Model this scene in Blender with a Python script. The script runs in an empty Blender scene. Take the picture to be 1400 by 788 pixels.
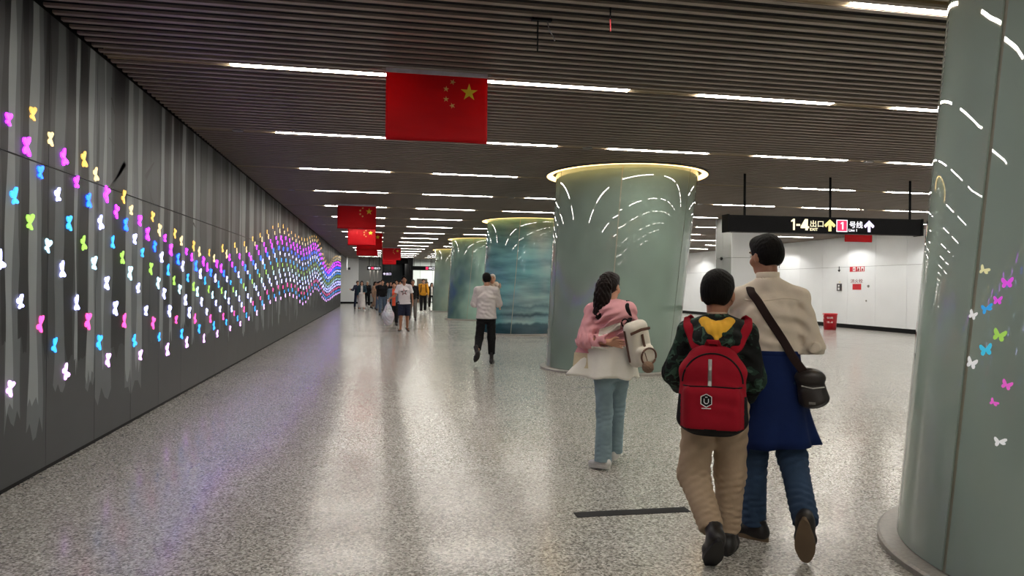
import bpy, math, random
import numpy as np
from mathutils import Vector, Matrix

random.seed(7)
SC = bpy.context.scene
COL = SC.collection

# ------------------------------------------------------------------ camera, world, exposure
F_PX = 971.0
HEAD, PITCH, ROLL = math.radians(10.67), -0.00196, 0.0114
def make_camera():
    f0 = Vector((math.sin(HEAD), math.cos(HEAD), 0)); up = Vector((0, 0, 1))
    right = Vector((math.cos(HEAD), -math.sin(HEAD), 0))
    f = f0 * math.cos(PITCH) + up * math.sin(PITCH)
    u = up * math.cos(PITCH) - f0 * math.sin(PITCH)
    R = right * math.cos(ROLL) + u * math.sin(ROLL)
    U = u * math.cos(ROLL) - right * math.sin(ROLL)
    m = Matrix((R, U, -f)).transposed().to_4x4()
    m.translation = (0, 0, 1.5)
    cd = bpy.data.cameras.new('camera'); cam = bpy.data.objects.new('camera', cd)
    cd.sensor_width = 36; cd.lens = 36 * F_PX / 1400; cd.clip_start = 0.05
    cam.matrix_world = m; COL.objects.link(cam); SC.camera = cam
make_camera()
LAMP, FLY, HALO, SPOT = 52.0, 1.0, 4.5, 120.0      # emission of the hall lamps, butterflies, column halos; wall washers in watts
w = bpy.data.worlds.new('world'); SC.world = w; w.use_nodes = True
w.node_tree.nodes['Background'].inputs[0].default_value = (0.5, 0.5, 0.52, 1)
w.node_tree.nodes['Background'].inputs[1].default_value = 0.03
vs = SC.view_settings
vs.view_transform = 'Standard'; vs.look = 'None'; vs.gamma = 1; vs.use_curve_mapping = False; vs.exposure = 0.0

# ------------------------------------------------------------------ materials
def srgb(r, g, b):
    f = lambda c: c / 12.92 if c <= 0.04045 else ((c + 0.055) / 1.055) ** 2.4
    return (f(r / 255), f(g / 255), f(b / 255), 1)
class NT:
    def __init__(s, name):
        s.m = bpy.data.materials.new(name); s.m.use_nodes = True
        s.n = s.m.node_tree.nodes; s.l = s.m.node_tree.links; s.b = s.n['Principled BSDF']
    def new(s, t, **k):
        n = s.n.new(t)
        for a, v in k.items():
            if a.startswith('_'): n.inputs[a[1:].replace('_', ' ')].default_value = v
            else: setattr(n, a, v)
        return n
    def link(s, a, b): s.l.new(a, b)
    def coord(s, scale=(1, 1, 1), kind='Object', rot=(0, 0, 0)):
        t = s.new('ShaderNodeTexCoord'); m = s.new('ShaderNodeMapping')
        m.inputs['Scale'].default_value = scale; m.inputs['Rotation'].default_value = rot
        s.link(t.outputs[kind], m.inputs[0]); return m.outputs[0]
    def noise(s, co, scale, detail=3, rough=0.5):
        n = s.new('ShaderNodeTexNoise'); n.inputs['Scale'].default_value = scale; n.inputs['Detail'].default_value = detail
        n.inputs['Roughness'].default_value = rough; s.link(co, n.inputs['Vector']); return n.outputs['Fac']
    def ramp(s, fac, stops, interp='LINEAR'):
        r = s.new('ShaderNodeValToRGB'); r.color_ramp.interpolation = interp; e = r.color_ramp.elements
        while len(e) < len(stops): e.new(0.5)
        for q, (p, c) in zip(e, stops): q.position = p; q.color = c
        s.link(fac, r.inputs[0]); return r.outputs[0]
    def bump(s, h, strength=0.2, dist=0.01):
        b = s.new('ShaderNodeBump'); b.inputs['Strength'].default_value = strength; b.inputs['Distance'].default_value = dist
        s.link(h, b.inputs['Height']); s.link(b.outputs[0], s.b.inputs['Normal'])
    def set(s, rough=None, metal=None, spec=None, color=None):
        if rough is not None: s.b.inputs['Roughness'].default_value = rough
        if metal is not None: s.b.inputs['Metallic'].default_value = metal
        if spec is not None: s.b.inputs['Specular IOR Level'].default_value = spec
        if color is not None: s.b.inputs['Base Color'].default_value = color
        return s
def scale_c(c, k): return (min(c[0] * k, 1), min(c[1] * k, 1), min(c[2] * k, 1), 1)
def plain(name, c, rough=0.5, metal=0, var=0.12, scale=9, spec=0.5):
    t = NT(name); t.set(rough, metal, spec)
    f = t.noise(t.coord(), scale)
    t.link(t.ramp(f, [(0.3, scale_c(c, 1 - var)), (0.7, scale_c(c, 1 + var))]), t.b.inputs['Base Color'])
    return t.m
def glow(name, c, s):
    t = NT(name); t.set(0.4, color=scale_c(c, 0.6))
    t.b.inputs['Emission Color'].default_value = c; t.b.inputs['Emission Strength'].default_value = s
    return t.m
def cloth(name, c, rough=0.85, weave=420, var=0.14, bump=0.25):
    t = NT(name); t.set(rough, spec=0.25); co = t.coord()
    f = t.noise(co, 5, 5, 0.6)
    t.link(t.ramp(f, [(0.3, scale_c(c, 1 - var)), (0.7, scale_c(c, 1 + var))]), t.b.inputs['Base Color'])
    wv = t.noise(co, weave, 1); fo = t.noise(co, 22, 3)
    a = t.new('ShaderNodeMath', operation='MULTIPLY_ADD'); t.link(fo, a.inputs[0]); a.inputs[1].default_value = 3.0; t.link(wv, a.inputs[2])
    t.bump(a.outputs[0], bump, 0.004)
    return t.m
M = {}
def build_materials():
    # polished terrazzo: pale matrix with light and dark chips
    t = NT('terrazzo'); co = t.coord()
    v = t.new('ShaderNodeTexVoronoi'); v.inputs['Scale'].default_value = 85; t.link(co, v.inputs['Vector'])
    sx = t.new('ShaderNodeSeparateColor'); t.link(v.outputs['Color'], sx.inputs[0])
    chips = t.ramp(sx.outputs[0], [(0.0, srgb(116, 113, 107)), (0.17, srgb(150, 146, 138)), (0.42, srgb(184, 180, 171)), (0.72, srgb(205, 202, 194)), (0.9, srgb(226, 223, 216))], 'CONSTANT')
    n = t.noise(co, 0.7, 3); tint = t.ramp(n, [(0.3, (0.9, 0.9, 0.9, 1)), (0.7, (1, 1, 1, 1))])
    br = t.new('ShaderNodeTexBrick', offset=0.0, squash=1.0); t.link(co, br.inputs['Vector'])
    br.inputs['Scale'].default_value = 1; br.inputs['Brick Width'].default_value = 1.2; br.inputs['Row Height'].default_value = 0.8; br.inputs['Mortar Size'].default_value = 0.002
    br.inputs['Color1'].default_value = (1, 1, 1, 1); br.inputs['Color2'].default_value = (0.94, 0.94, 0.94, 1); br.inputs['Mortar'].default_value = (0.72, 0.72, 0.7, 1)
    a = t.new('ShaderNodeMix', data_type='RGBA', blend_type='MULTIPLY'); a.inputs[0].default_value = 1; t.link(chips, a.inputs[6]); t.link(tint, a.inputs[7])
    b = t.new('ShaderNodeMix', data_type='RGBA', blend_type='MULTIPLY'); b.inputs[0].default_value = 1; t.link(a.outputs[2], b.inputs[6]); t.link(br.outputs[0], b.inputs[7])
    t.link(b.outputs[2], t.b.inputs['Base Color'])
    rr = t.new('ShaderNodeMapRange'); t.link(t.noise(co, 60, 2), rr.inputs[0]); rr.inputs[3].default_value = 0.2; rr.inputs[4].default_value = 0.32
    t.b.inputs['Coat Weight'].default_value = 0.38; t.b.inputs['Coat Roughness'].default_value = 0.125
    t.link(rr.outputs[0], t.b.inputs['Roughness']); t.set(spec=0.45)
    t.bump(t.noise(co, 40, 2), 0.06, 0.004); M['floor'] = t.m
    # painted grey wall panels and the four tones of the tree print
    for k, c, r in (('panel', (60, 62, 65), 0.4), ('print_dark', (30, 31, 33), 0.4), ('print_mid', (98, 103, 106), 0.4), ('print_light', (140, 146, 148), 0.4), ('print_soft', (72, 75, 78), 0.4)):
        M[k] = plain('mural ' + k, srgb(*c), r, 0, 0.06, 3, 0.3)
    M['black'] = plain('black paint', (0.004, 0.004, 0.005, 1), 0.6, 0, .1, 9, .15)
    M['slat'] = plain('bronze slat', srgb(142, 130, 119), 0.45, 0.1, 0.08, 2)
    M['void'] = plain('plenum', (0.006, 0.005, 0.005, 1), 0.9)
    M['channel'] = plain('lamp channel', srgb(170, 154, 130), 0.3, 0.3, 0.06)
    M['lamp'] = glow('lamp diffuser', (1.0, 0.95, 0.87, 1), LAMP)
    M['halo'] = glow('warm halo', (1.0, 0.66, 0.24, 1), HALO)
    M['down'] = glow('downlight lens', (1, 0.95, 0.85, 1), 30)
    M['white_wall'] = plain('white enamel panel', srgb(232, 235, 237), 0.3, 0, 0.02, 1.2, 0.22)
    M['grey_wall'] = plain('grey enamel panel', srgb(150, 152, 150), 0.25, 0, 0.04, 1.2)
    M['teal_wall'] = plain('dark teal glass', srgb(62, 82, 88), 0.2, 0, 0.1, 0.6)
    M['joint'] = plain('joint seal', srgb(92, 94, 96), 0.7)
    M['steel'] = plain('brushed steel', srgb(150, 148, 144), 0.35, 0.8, 0.06)
    M['stone'] = plain('stone kerb', srgb(150, 146, 140), 0.35, 0, 0.15, 40)
    M['seal'] = plain('silicone seam', srgb(150, 148, 132), 0.5)
    M['red_flag'] = flag_cloth('flag red satin', srgb(206, 12, 26))
    M['flag_yellow'] = plain('flag yellow', srgb(226, 200, 40), 0.6)
    M['flag_cream'] = plain('flag cream', srgb(226, 190, 110), 0.6)
    M['flag_hem'] = plain('white hem tape', srgb(196, 190, 200), 0.7)
    M['red_paint'] = plain('red paint', srgb(196, 24, 40), 0.4)
    M['sign_white'] = plain('white print', srgb(235, 235, 235), 0.5, 0, 0.02)
    M['sign_red'] = plain('dark red print', srgb(150, 20, 34), 0.5)
    for k, c, s in (('lit_cream', (1, 0.9, 0.6, 1), 1.15), ('lit_yellow', (1, 0.83, 0.3, 1), 1.0), ('lit_white', (0.95, 0.93, 1, 1), 1.1), ('lit_lilac', (0.80, 0.74, 1, 1), 1.05), ('lit_red', (0.85, 0.03, 0.12, 1), 0.95), ('lit_room', (0.95, 1, 0.88, 1), 0.9)):
        M[k] = glow('backlit ' + k, c, s)
    M['skin'] = plain('skin', srgb(196, 146, 118), 0.5, 0, 0.06, 14)
    M['skin_tan'] = plain('tanned skin', srgb(168, 118, 92), 0.5, 0, 0.06, 14)
    t = NT('black hair'); t.set(0.6, spec=0.12); co = t.coord((60, 60, 6)); f = t.noise(co, 3, 3)
    t.link(t.ramp(f, [(0.3, (0.002, 0.0015, 0.0015, 1)), (0.75, (0.009, 0.007, 0.006, 1))]), t.b.inputs['Base Color']); t.bump(f, 0.5, 0.006); M['hair'] = t.m
    t = NT('dark brown hair'); t.set(0.55, spec=0.15); co = t.coord((50, 50, 5)); f = t.noise(co, 3, 3)
    t.link(t.ramp(f, [(0.3, (0.004, 0.0025, 0.002, 1)), (0.75, (0.022, 0.013, 0.011, 1))]), t.b.inputs['Base Color']); t.bump(f, 0.6, 0.008); M['hair_brown'] = t.m
    M['eye_white'] = plain('eye white', srgb(225, 220, 215), 0.3); M['eye_dark'] = plain('iris', srgb(30, 20, 15), 0.2); M['lips'] = plain('lips', srgb(165, 90, 85), 0.5)
    t = NT('camouflage print'); t.set(0.8, spec=0.25); co = t.coord()
    f = t.noise(co, 11, 2); g = t.noise(t.coord((1, 1, 1.6), rot=(0.4, 0.2, 0.9)), 14, 2)
    a = t.ramp(f, [(0, srgb(16, 18, 18)), (0.47, srgb(34, 54, 44)), (0.56, srgb(62, 88, 74)), (0.62, srgb(20, 24, 22))], 'CONSTANT')
    b = t.ramp(g, [(0, (0, 0, 0, 1)), (0.56, (1, 1, 1, 1))], 'CONSTANT')
    m = t.new('ShaderNodeMix', data_type='RGBA'); t.link(b, m.inputs[0]); t.link(a, m.inputs[6]); m.inputs[7].default_value = srgb(22, 24, 24)
    t.link(m.outputs[2], t.b.inputs['Base Color']); t.bump(t.noise(co, 26, 3), 0.3, 0.006); M['camo'] = t.m
def flag_cloth(name, c):
    t = NT(name); t.set(0.55, spec=0.3); co = t.coord()
    f = t.noise(t.coord((1, 1, 6)), 2.5, 3); t.link(t.ramp(f, [(0.3, scale_c(c, 0.88)), (0.7, c)]), t.b.inputs['Base Color'])
    t.bump(t.noise(co, 500, 1), 0.15, 0.002)
    tr = t.new('ShaderNodeBsdfTranslucent'); tr.inputs[0].default_value = c; mx = t.new('ShaderNodeMixShader'); mx.inputs[0].default_value = 0.4
    t.link(t.b.outputs[0], mx.inputs[1]); t.link(tr.outputs[0], mx.inputs[2]); t.link(mx.outputs[0], t.n['Material Output'].inputs[0]); return t.m
build_materials()

# ------------------------------------------------------------------ mesh helpers
class MB:
    def __init__(s): s.v = []; s.f = []; s.mi = []
    def add(s, vs, fs, mi=0):
        o = len(s.v); s.v += [tuple(map(float, v)) for v in vs]; s.f += [tuple(i + o for i in f) for f in fs]; s.mi += [mi] * len(fs); return s
    def box(s, lo, hi, mi=0):
        x0, y0, z0 = lo; x1, y1, z1 = hi
        return s.add([(x0, y0, z0), (x1, y0, z0), (x1, y1, z0), (x0, y1, z0), (x0, y0, z1), (x1, y0, z1), (x1, y1, z1), (x0, y1, z1)],
                     [(0, 3, 2, 1), (4, 5, 6, 7), (0, 1, 5, 4), (1, 2, 6, 5), (2, 3, 7, 6), (3, 0, 4, 7)], mi)
    def tube(s, pts, r, n=8, mi=0, flat=None):
        pts = [Vector(p) for p in pts]; rings = []; vs = []; fs = []
        for i, p in enumerate(pts):
            d = (pts[min(i + 1, len(pts) - 1)] - pts[max(i - 1, 0)]).normalized()
            ref = Vector(flat) if flat else (Vector((0, 0, 1)) if abs(d.z) < 0.9 else Vector((1, 0, 0)))
            u = d.cross(ref).normalized(); v = u.cross(d)
            rr = r[i] if isinstance(r, (list, tuple)) and not flat else r
            ru, rv = (rr, rr) if not flat else (r[0], r[1])
            for k in range(n):
                a = 2 * math.pi * k / n
                ca, sa = math.cos(a), math.sin(a)
                if flat: ca = math.copysign(abs(ca) ** 0.5, ca); sa = math.copysign(abs(sa) ** 0.5, sa)
                vs.append(p + u * ru * ca + v * rv * sa)
        m = len(pts)
        for i in range(m - 1):
            for k in range(n):
                fs.append((i * n + k, i * n + (k + 1) % n, (i + 1) * n + (k + 1) % n, (i + 1) * n + k))
        fs.append(tuple(range(n))[::-1]); fs.append(tuple((m - 1) * n + k for k in range(n)))
        return s.add(vs, fs, mi)
    def lathe(s, prof, c=(0, 0, 0), n=24, mi=0):
        cap = prof[0] != prof[-1]
        vs = []; fs = []
        for r, z in prof:
            for k in range(n):
                a = 2 * math.pi * k / n; vs.append((c[0] + r * math.cos(a), c[1] + r * math.sin(a), c[2] + z))
        for i in range(len(prof) - 1):
            for k in range(n): fs.append((i * n + k, i * n + (k + 1) % n, (i + 1) * n + (k + 1) % n, (i + 1) * n + k))
        if cap and prof[0][0] > 1e-4: fs.append(tuple(range(n))[::-1])
        if cap and prof[-1][0] > 1e-4: fs.append(tuple((len(prof) - 1) * n + k for k in range(n)))
        return s.add(vs, fs, mi)
    def prism(s, outline, o, u, v, depth, mi=0):
        # outline of (a, b) pairs on the plane o + a*u + b*v, thickened along u x v
        o, u, v = Vector(o), Vector(u), Vector(v); n = u.cross(v).normalized() * depth; k = len(outline)
        pts = [o + u * a + v * b for a, b in outline]
        return s.add(pts + [p + n for p in pts], [tuple(range(k))[::-1], tuple(range(k, 2 * k))] + [(i, (i + 1) % k, k + (i + 1) % k, k + i) for i in range(k)], mi)
    def build(s, name, mats, parent=None, smooth=False):
        me = bpy.data.meshes.new(name); me.from_pydata(s.v, [], s.f)
        for m in (mats if isinstance(mats, (list, tuple)) else [mats]): me.materials.append(m)
        me.polygons.foreach_set('material_index', s.mi)
        if smooth: me.polygons.foreach_set('use_smooth', [True] * len(s.f))
        me.update(); return link(name, me, parent)
def link(name, me, parent=None):
    o = bpy.data.objects.new(name, me); COL.objects.link(o)
    if parent: o.parent = parent
    return o
def tag(o, label=None, cat=None, group=None, kind=None):
    if label: o['label'] = label
    if cat: o['category'] = cat
    if group: o['group'] = group
    if kind: o['kind'] = kind
    return o
def thing(name, label, cat, loc=(0, 0, 0), rz=0, group=None):
    o = bpy.data.objects.new(name, None); COL.objects.link(o); o.location = loc; o.rotation_euler = (0, 0, rz); o.empty_display_size = 0.1
    return tag(o, label, cat, group)
def text_mesh(body, h, bold=0.0):
    c = bpy.data.curves.new('t', 'FONT'); c.body = body; c.size = 1; c.extrude = 0.004 / h; c.offset = bold; c.resolution_u = 3
    o = bpy.data.objects.new('t', c); COL.objects.link(o)
    dg = bpy.context.evaluated_depsgraph_get(); me = bpy.data.meshes.new_from_object(o.evaluated_get(dg)); bpy.data.objects.remove(o)
    vs = np.array([v.co for v in me.vertices]); fs = [tuple(p.vertices) for p in me.polygons]; bpy.data.meshes.remove(me)
    return vs, fs
def lettering(name, body, x0, x1, z0, z1, m, parent, y=0.0, shear=0.0, bold=0.0):
    # lettering fitted into x0..x1, z0..z1 on a plane facing -y
    vs, fs = text_mesh(body, z1 - z0, bold); lo, hi = vs.min(0), vs.max(0)
    v = (vs - lo) / np.maximum(hi - lo, 1e-6)
    P = [(x0 + a * (x1 - x0) + shear * b * (z1 - z0), y - c * 0.004, z0 + b * (z1 - z0)) for a, b, c in v]
    mb = MB(); mb.add(P, fs); return mb.build(name, m, parent)

# ------------------------------------------------------------------ the setting
WX, CEIL, Y0, Y1, RX = -2.58, 3.63, -9.0, 51.0, 18.4
COLUMNS = [(4.08, 3.1), (4.27, 12.7), (4.45, 22.5), (4.27, 32.0), (4.32, 41.8)]
LEANS = [(0.36, -0.20)] + [(0.33, 0.15)] * 4
def r_at(z): return 1.2 + 0.13 * z / CEIL
def col_point(c, th, z, dr=0.0):
    k = z / CEIL; r = r_at(z) + dr
    L = c[2] if len(c) > 2 else LEANS[0]
    return (c[0] + L[0] * k + r * math.cos(th), c[1] + L[1] * k + r * math.sin(th), z)

fl = MB().box((-7, Y0, -0.2), (RX + 0.3, 74, 0)).build('floor', M['floor']); tag(fl, kind='structure')

# left wall: backing, panels with recessed joints, tree print on each panel, plinth
wl = MB().box((WX - 0.25, Y0, 0), (WX - 0.035, Y1, 3.95)).build('wall_left', M['black']); tag(wl, kind='structure')
bl = MB().box((WX - 0.034, Y0, 0), (WX - 0.004, Y1, 0.03)).build('baseboard_left', M['black']); tag(bl, kind='structure')
PW, PY = 0.98, 7.2
TONE = {'D': 0, 'M': 1, 'L': 2, 'S': 3}
rng = random.Random(11)
trunks = []            # (y left, y right, bottom z, tone, wobble seed)
near = [(4.1, 4.4, .6, 'M'), (4.42, 4.62, 1.0, 'D'), (4.64, 4.9, .5, 'L'), (4.95, 5.2, 1.0, 'D'), (5.23, 5.43, .63, 'M'), (5.51, 5.64, 1.06, 'D'), (5.57, 5.78, .49, 'M'), (5.58, 5.69, .61, 'L'), (5.78, 5.91, 1.04, 'D'),
        (5.91, 6.13, .36, 'M'), (5.91, 6.05, .58, 'L'), (6.13, 6.25, .95, 'D'), (6.34, 6.53, .57, 'M'), (6.53, 6.72, .91, 'D'), (6.73, 6.79, .77, 'L'), (6.81, 7.01, .88, 'D'), (7.0, 7.24, .54, 'M'),
        (7.01, 7.15, .65, 'L'), (7.22, 7.61, .4, 'M'), (7.36, 7.42, .67, 'L'), (7.61, 7.98, .8, 'D'), (8.0, 8.2, .52, 'L'), (8.02, 8.51, .38, 'M'), (8.34, 8.51, .59, 'L')]
for a, b, z, t in near: trunks.append((a, b, z, t, rng.random() * 9))
for y_from, y_to in ((Y0, 4.0), (8.6, Y1)):
    y = y_from
    while y < y_to:
        t = rng.choice('DDMLMLSD'); wd = rng.uniform(0.12, 0.42) if t != 'L' else rng.uniform(0.07, 0.24)
        trunks.append((y, min(y + wd, y_to), rng.uniform(0.4, 0.95) + (0.3 if t == 'D' else 0), t, rng.random() * 9))
        y += wd * rng.uniform(0.75, 1.35)
trunks.sort(key=lambda q: 'SMDL'.index(q[3]))
ZS = [0] + list(np.arange(0.3, 3.75, 0.17))
def edge(q, z, side):
    s = q[4]; wdt = q[1] - q[0]; taper = 0.10 * wdt * (z - 1.3)
    wob = 0.018 * math.sin(2.1 * z + s * 7 + side) + 0.012 * math.sin(5.3 * z + s * 3 + side * 2)
    return (q[0] + taper * 0.5 + wob) if side == 0 else (q[1] - taper * 0.5 + wob)
branches = [(6.35, 3.25, 6.18, 2.55, .04), (6.1, 3.5, 6.33, 3.0, .03), (7.55, 3.3, 7.95, 2.75, .07), (8.35, 3.2, 8.1, 2.72, .03), (7.5, 2.9, 7.95, 2.75, .05), (8.9, 2.9, 8.6, 2.7, .05), (10.4, 2.7, 10.8, 2.35, .06), (11.2, 2.75, 10.85, 2.35, .05), (12.8, 3.2, 13.1, 2.7, .08)]
def panel_print(ya, yb, za, zb, x):
    mb = MB()
    for n, q in enumerate(trunks):
        if q[1] + 0.1 < ya or q[0] - 0.1 > yb: continue
        xx = x + 0.0006 + 0.0003 * n / len(trunks)
        bot = q[2]; r = random.Random(int(q[4] * 1e6)); K = 5
        # ragged brush end: K teeth across the width
        if za < bot + 0.2 and zb > bot:
            teeth = [bot + r.uniform(-0.09, 0.10) for _ in range(K + 1)]
            zt = bot + 0.2
            for k in range(K):
                l = edge(q, bot, 0); rt = edge(q, bot, 1); lt = edge(q, zt, 0); rtt = edge(q, zt, 1)
                a0, a1 = k / K, (k + 1) / K
                yl0, yl1 = l + (rt - l) * a0, l + (rt - l) * a1; yt0, yt1 = lt + (rtt - lt) * a0, lt + (rtt - lt) * a1
                c = lambda v: min(max(v, ya), yb)
                if c(yl1) - c(yl0) < 1e-4 and c(yt1) - c(yt0) < 1e-4: continue
                mb.add([(xx, c(yl0), max(teeth[k], za)), (xx, c(yl1), max(teeth[k + 1], za)), (xx, c(yt1), min(zt, zb)), (xx, c(yt0), min(zt, zb))], [(0, 1, 2, 3)], TONE[q[3]])
        zs = [z for z in ZS if z > max(bot + 0.2, za) + 0.01 and z < zb - 0.01]; zs = [max(bot + 0.2, za)] + zs + [zb]
        if zs[0] >= zb: continue
        pts = []
        for z in zs:
            l = min(max(edge(q, z, 0), ya), yb); rt = min(max(edge(q, z, 1), ya), yb); pts += [(xx, l, z), (xx, rt, z)]
        if all(abs(pts[2 * i][1] - pts[2 * i + 1][1]) < 1e-4 for i in range(len(zs))): continue
        mb.add(pts, [(2 * i, 2 * i + 1, 2 * i + 3, 2 * i + 2) for i in range(len(zs) - 1)], TONE[q[3]])
    for a, z1, b, z0, wd in branches:
        if min(a, b) > ya and max(a, b) < yb and z0 > za:
            xx = x + 0.0011; z1 = min(z1, zb)
            mb.add([(xx, a - wd * .25, z1), (xx, b - wd * .6, z0), (xx, b + wd * .6, z0 - wd), (xx, a + wd * .25, z1)], [(0, 1, 2, 3)], 0)
    return mb
i0 = math.floor((Y0 - PY) / PW) + 1
for i in range(i0, int((Y1 - PY) / PW) + 1):
    ya, yb = PY + i * PW + 0.003, min(PY + (i + 1) * PW - 0.003, Y1)
    if yb - ya < 0.1: continue
    for za, zb in ((0.032, 2.408), (2.416, 3.62)):
        p = MB().box((WX - 0.034, ya, za), (WX, yb, zb)).build('wall_panel', M['panel'], wl)
        mb = panel_print(ya, yb, za + 0.003, zb - 0.003, WX)
        if mb.f: mb.build('tree_print', [M['print_dark'], M['print_mid'], M['print_light'], M['print_soft']], p)

# ceiling: dark plenum, slats as single parts, lamp channels
cl = MB().box((-7, Y0, 3.95), (RX + 0.3, 74, 4.1)).build('ceiling', M['void']); tag(cl, kind='structure')
PITCH_S = 3.13 / 20; ROW0 = 7.33
def slat_spans(y):
    spans = [(-2.56, RX - 0.02)]
    for (cx, cy), LEAN in zip(COLUMNS, LEANS):
        dy = abs(y - (cy + LEAN[1])); R = 1.52
        if dy < R:
            h = math.sqrt(R * R - dy * dy); c = cx + LEAN[0]
            a, b = spans.pop(); spans += [(a, c - h), (c + h, b)]
    if 19.3 < y < 20.6:
        a, b = spans.pop(); spans += [(a, 10.2), (11.5, b)]
    return spans
def slat_box(mb, y, a, b, full=True):
    return mb.box((a, y - 0.026, CEIL), (b, y + 0.026, CEIL + 0.022))
count = 0; rest = MB(); mesh0 = None
for k in range(-95, 325):
    if k % 20 == 0 or abs(k % 20) == 0: continue
    y = ROW0 + k * PITCH_S
    for a, b in slat_spans(y):
        if y > 3.2 and count < 298:
            count += 1
            if (a, b) == (-2.56, RX - 0.02):
                if mesh0 is None:
                    o = slat_box(MB(), 0, a, b).build('slat', M['slat'], cl); mesh0 = o.data
                else: o = link('slat', mesh0, cl)
                o.location = (0, y, 0)
            else: slat_box(MB(), y, a, b).build('slat', M['slat'], cl)
        else: slat_box(rest, y, a, b)
tag(rest.build('far_slats', M['slat'], cl), kind='stuff')

# lamp rows: a channel through the whole width, lamps 1.65 m long in it, downlights on every other row
rows = [ROW0 + 3.13 * j for j in range(-4, 16)]
lamp0 = None
ORD = ['zeroth', 'first', 'second', 'third', 'fourth', 'fifth', 'sixth', 'seventh', 'eighth', 'ninth', 'tenth', 'eleventh', 'twelfth', 'thirteenth', 'fourteenth', 'fifteenth', 'sixteenth', 'seventeenth', 'eighteenth', 'nineteenth', 'twentieth']
def ordinal(n):
    if n <= 20: return ORD[n]
    t = {2: 'twenty', 3: 'thirty', 4: 'forty', 5: 'fifty'}[n // 10]
    return t + '-' + ORD[n % 10] if n % 10 else t[:-1] + 'ieth'
def blocked(x0, x1, y):
    for (cx, cy), LEAN in zip(COLUMNS, LEANS):
        if abs(y - cy - LEAN[1]) < 1.5 and x1 > cx + LEAN[0] - 1.55 and x0 < cx + LEAN[0] + 1.55: return True
    return 19.2 < y < 20.7 and x1 > 10.1 and x0 < 11.6
for j, y in enumerate(rows):
    if j == 3: y = 4.74
    for a, b in slat_spans(y):
        MB().box((a, y - 0.05, CEIL + 0.02), (b, y + 0.05, CEIL + 0.05)).box((a, y - 0.056, CEIL + 0.005), (b, y - 0.048, CEIL + 0.09)).box((a, y + 0.048, CEIL + 0.005), (b, y + 0.056, CEIL + 0.09)).build('lamp_channel', M['channel'], cl)
    n = 0
    for q in range(0, 9):
        x0 = -1.45 + 2.45 * q; x1 = x0 + 1.65
        if x1 > RX or blocked(x0, x1, y): continue
        n += 1
        row = ordinal(j - 2) + ' row ahead' if j >= 3 else ('row overhead' if j == 2 else ORD[2 - j] + ' row behind the photographer')
        lab = 'linear ceiling light, %s from the mural wall, %s' % (ordinal(n), row)
        if lamp0 is None:
            t = thing('ceiling_light', lab, 'ceiling light', (x0, y, CEIL + 0.005), 0, 'linear lights in the slatted ceiling')
            MB().box((0, -0.044, 0.012), (1.65, 0.044, 0.04)).build('housing', M['channel'], t)
            MB().box((0.01, -0.040, 0), (1.64, 0.040, 0.011)).build('diffuser', M['lamp'], t)
            lamp0 = t
        else:
            t = lamp0.copy(); COL.objects.link(t); t.location = (x0, y, CEIL + 0.005); t['label'] = lab
            for ch in lamp0.children:
                c = ch.copy(); COL.objects.link(c); c.parent = t
down0 = None
for j in range(5, 19):
    if j in (6, 8): continue
    y = rows[j]
    for n, x in enumerate((-1.95, 3.12, 7.95, 12.6)):
        if blocked(x - .1, x + .1, y): continue
        lab = 'small round downlight, %s from the mural wall in the %s row of lights ahead' % (ORD[n + 1], ordinal(j - 2))
        if down0 is None:
            down0 = thing('downlight', lab, 'downlight', (x, y, CEIL - 0.004), 0, 'round downlights between the linear lights')
            MB().lathe([(0.075, 0), (0.075, 0.02), (0.055, 0.02), (0.055, 0)], n=20).build('bezel', M['steel'], down0)
            MB().lathe([(0.001, 0.004), (0.052, 0.004), (0.052, 0.02)], n=16).build('lens', M['down'], down0)
        else:
            t = down0.copy(); COL.objects.link(t); t.location = (x, y, CEIL - 0.004); t['label'] = lab
            for ch in down0.children:
                c = ch.copy(); COL.objects.link(c); c.parent = t

# right wall of white enamel panels, with downlights washing it
wr = MB().box((RX + 0.03, Y0, 0), (RX + 0.3, 74, 3.95)).build('wall_right', M['joint']); tag(wr, kind='structure')
for i in range(-7, 32):
    ya = 22.14 + (i - 1) * 1.62
    if ya < Y0 or ya > 70: continue
    for za, zb in ((0.16, 2.43), (2.44, 3.9)):
        MB().box((RX, ya + 0.006, za), (RX + 0.03, ya + 1.614, zb)).build('wall_panel', M['white_wall'], wr)
br_ = MB().box((RX + 0.005, Y0, 0), (RX + 0.03, 74, 0.158)).build('baseboard_right', M['black']); tag(br_, kind='structure')
def spot(name, loc, rot, power, size, color=(1, 0.97, 0.92)):
    l = bpy.data.lights.new(name, 'SPOT'); l.energy = power; l.spot_size = size; l.spot_blend = 0.25; l.color = color; l.shadow_soft_size = 0.04
    o = bpy.data.objects.new(name, l); o.location = loc; o.rotation_euler = rot; COL.objects.link(o)
for n, y in enumerate((16.0, 20.6, 24.7, 29.4, 33.6, 38.0, 42.4)):
    lab = 'recessed wall-washing downlight above the white wall, %s from the near end' % ORD[n + 1]
    t = down0.copy(); COL.objects.link(t); t.location = (RX - 1.1, y, CEIL - 0.004); t['label'] = lab; t['group'] = 'downlights washing the white wall'
    for ch in down0.children:
        c = ch.copy(); COL.objects.link(c); c.parent = t
    spot('wall_washer', (RX - 1.1, y, CEIL - 0.02), (0, 0, 0), SPOT, math.radians(136))

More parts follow.
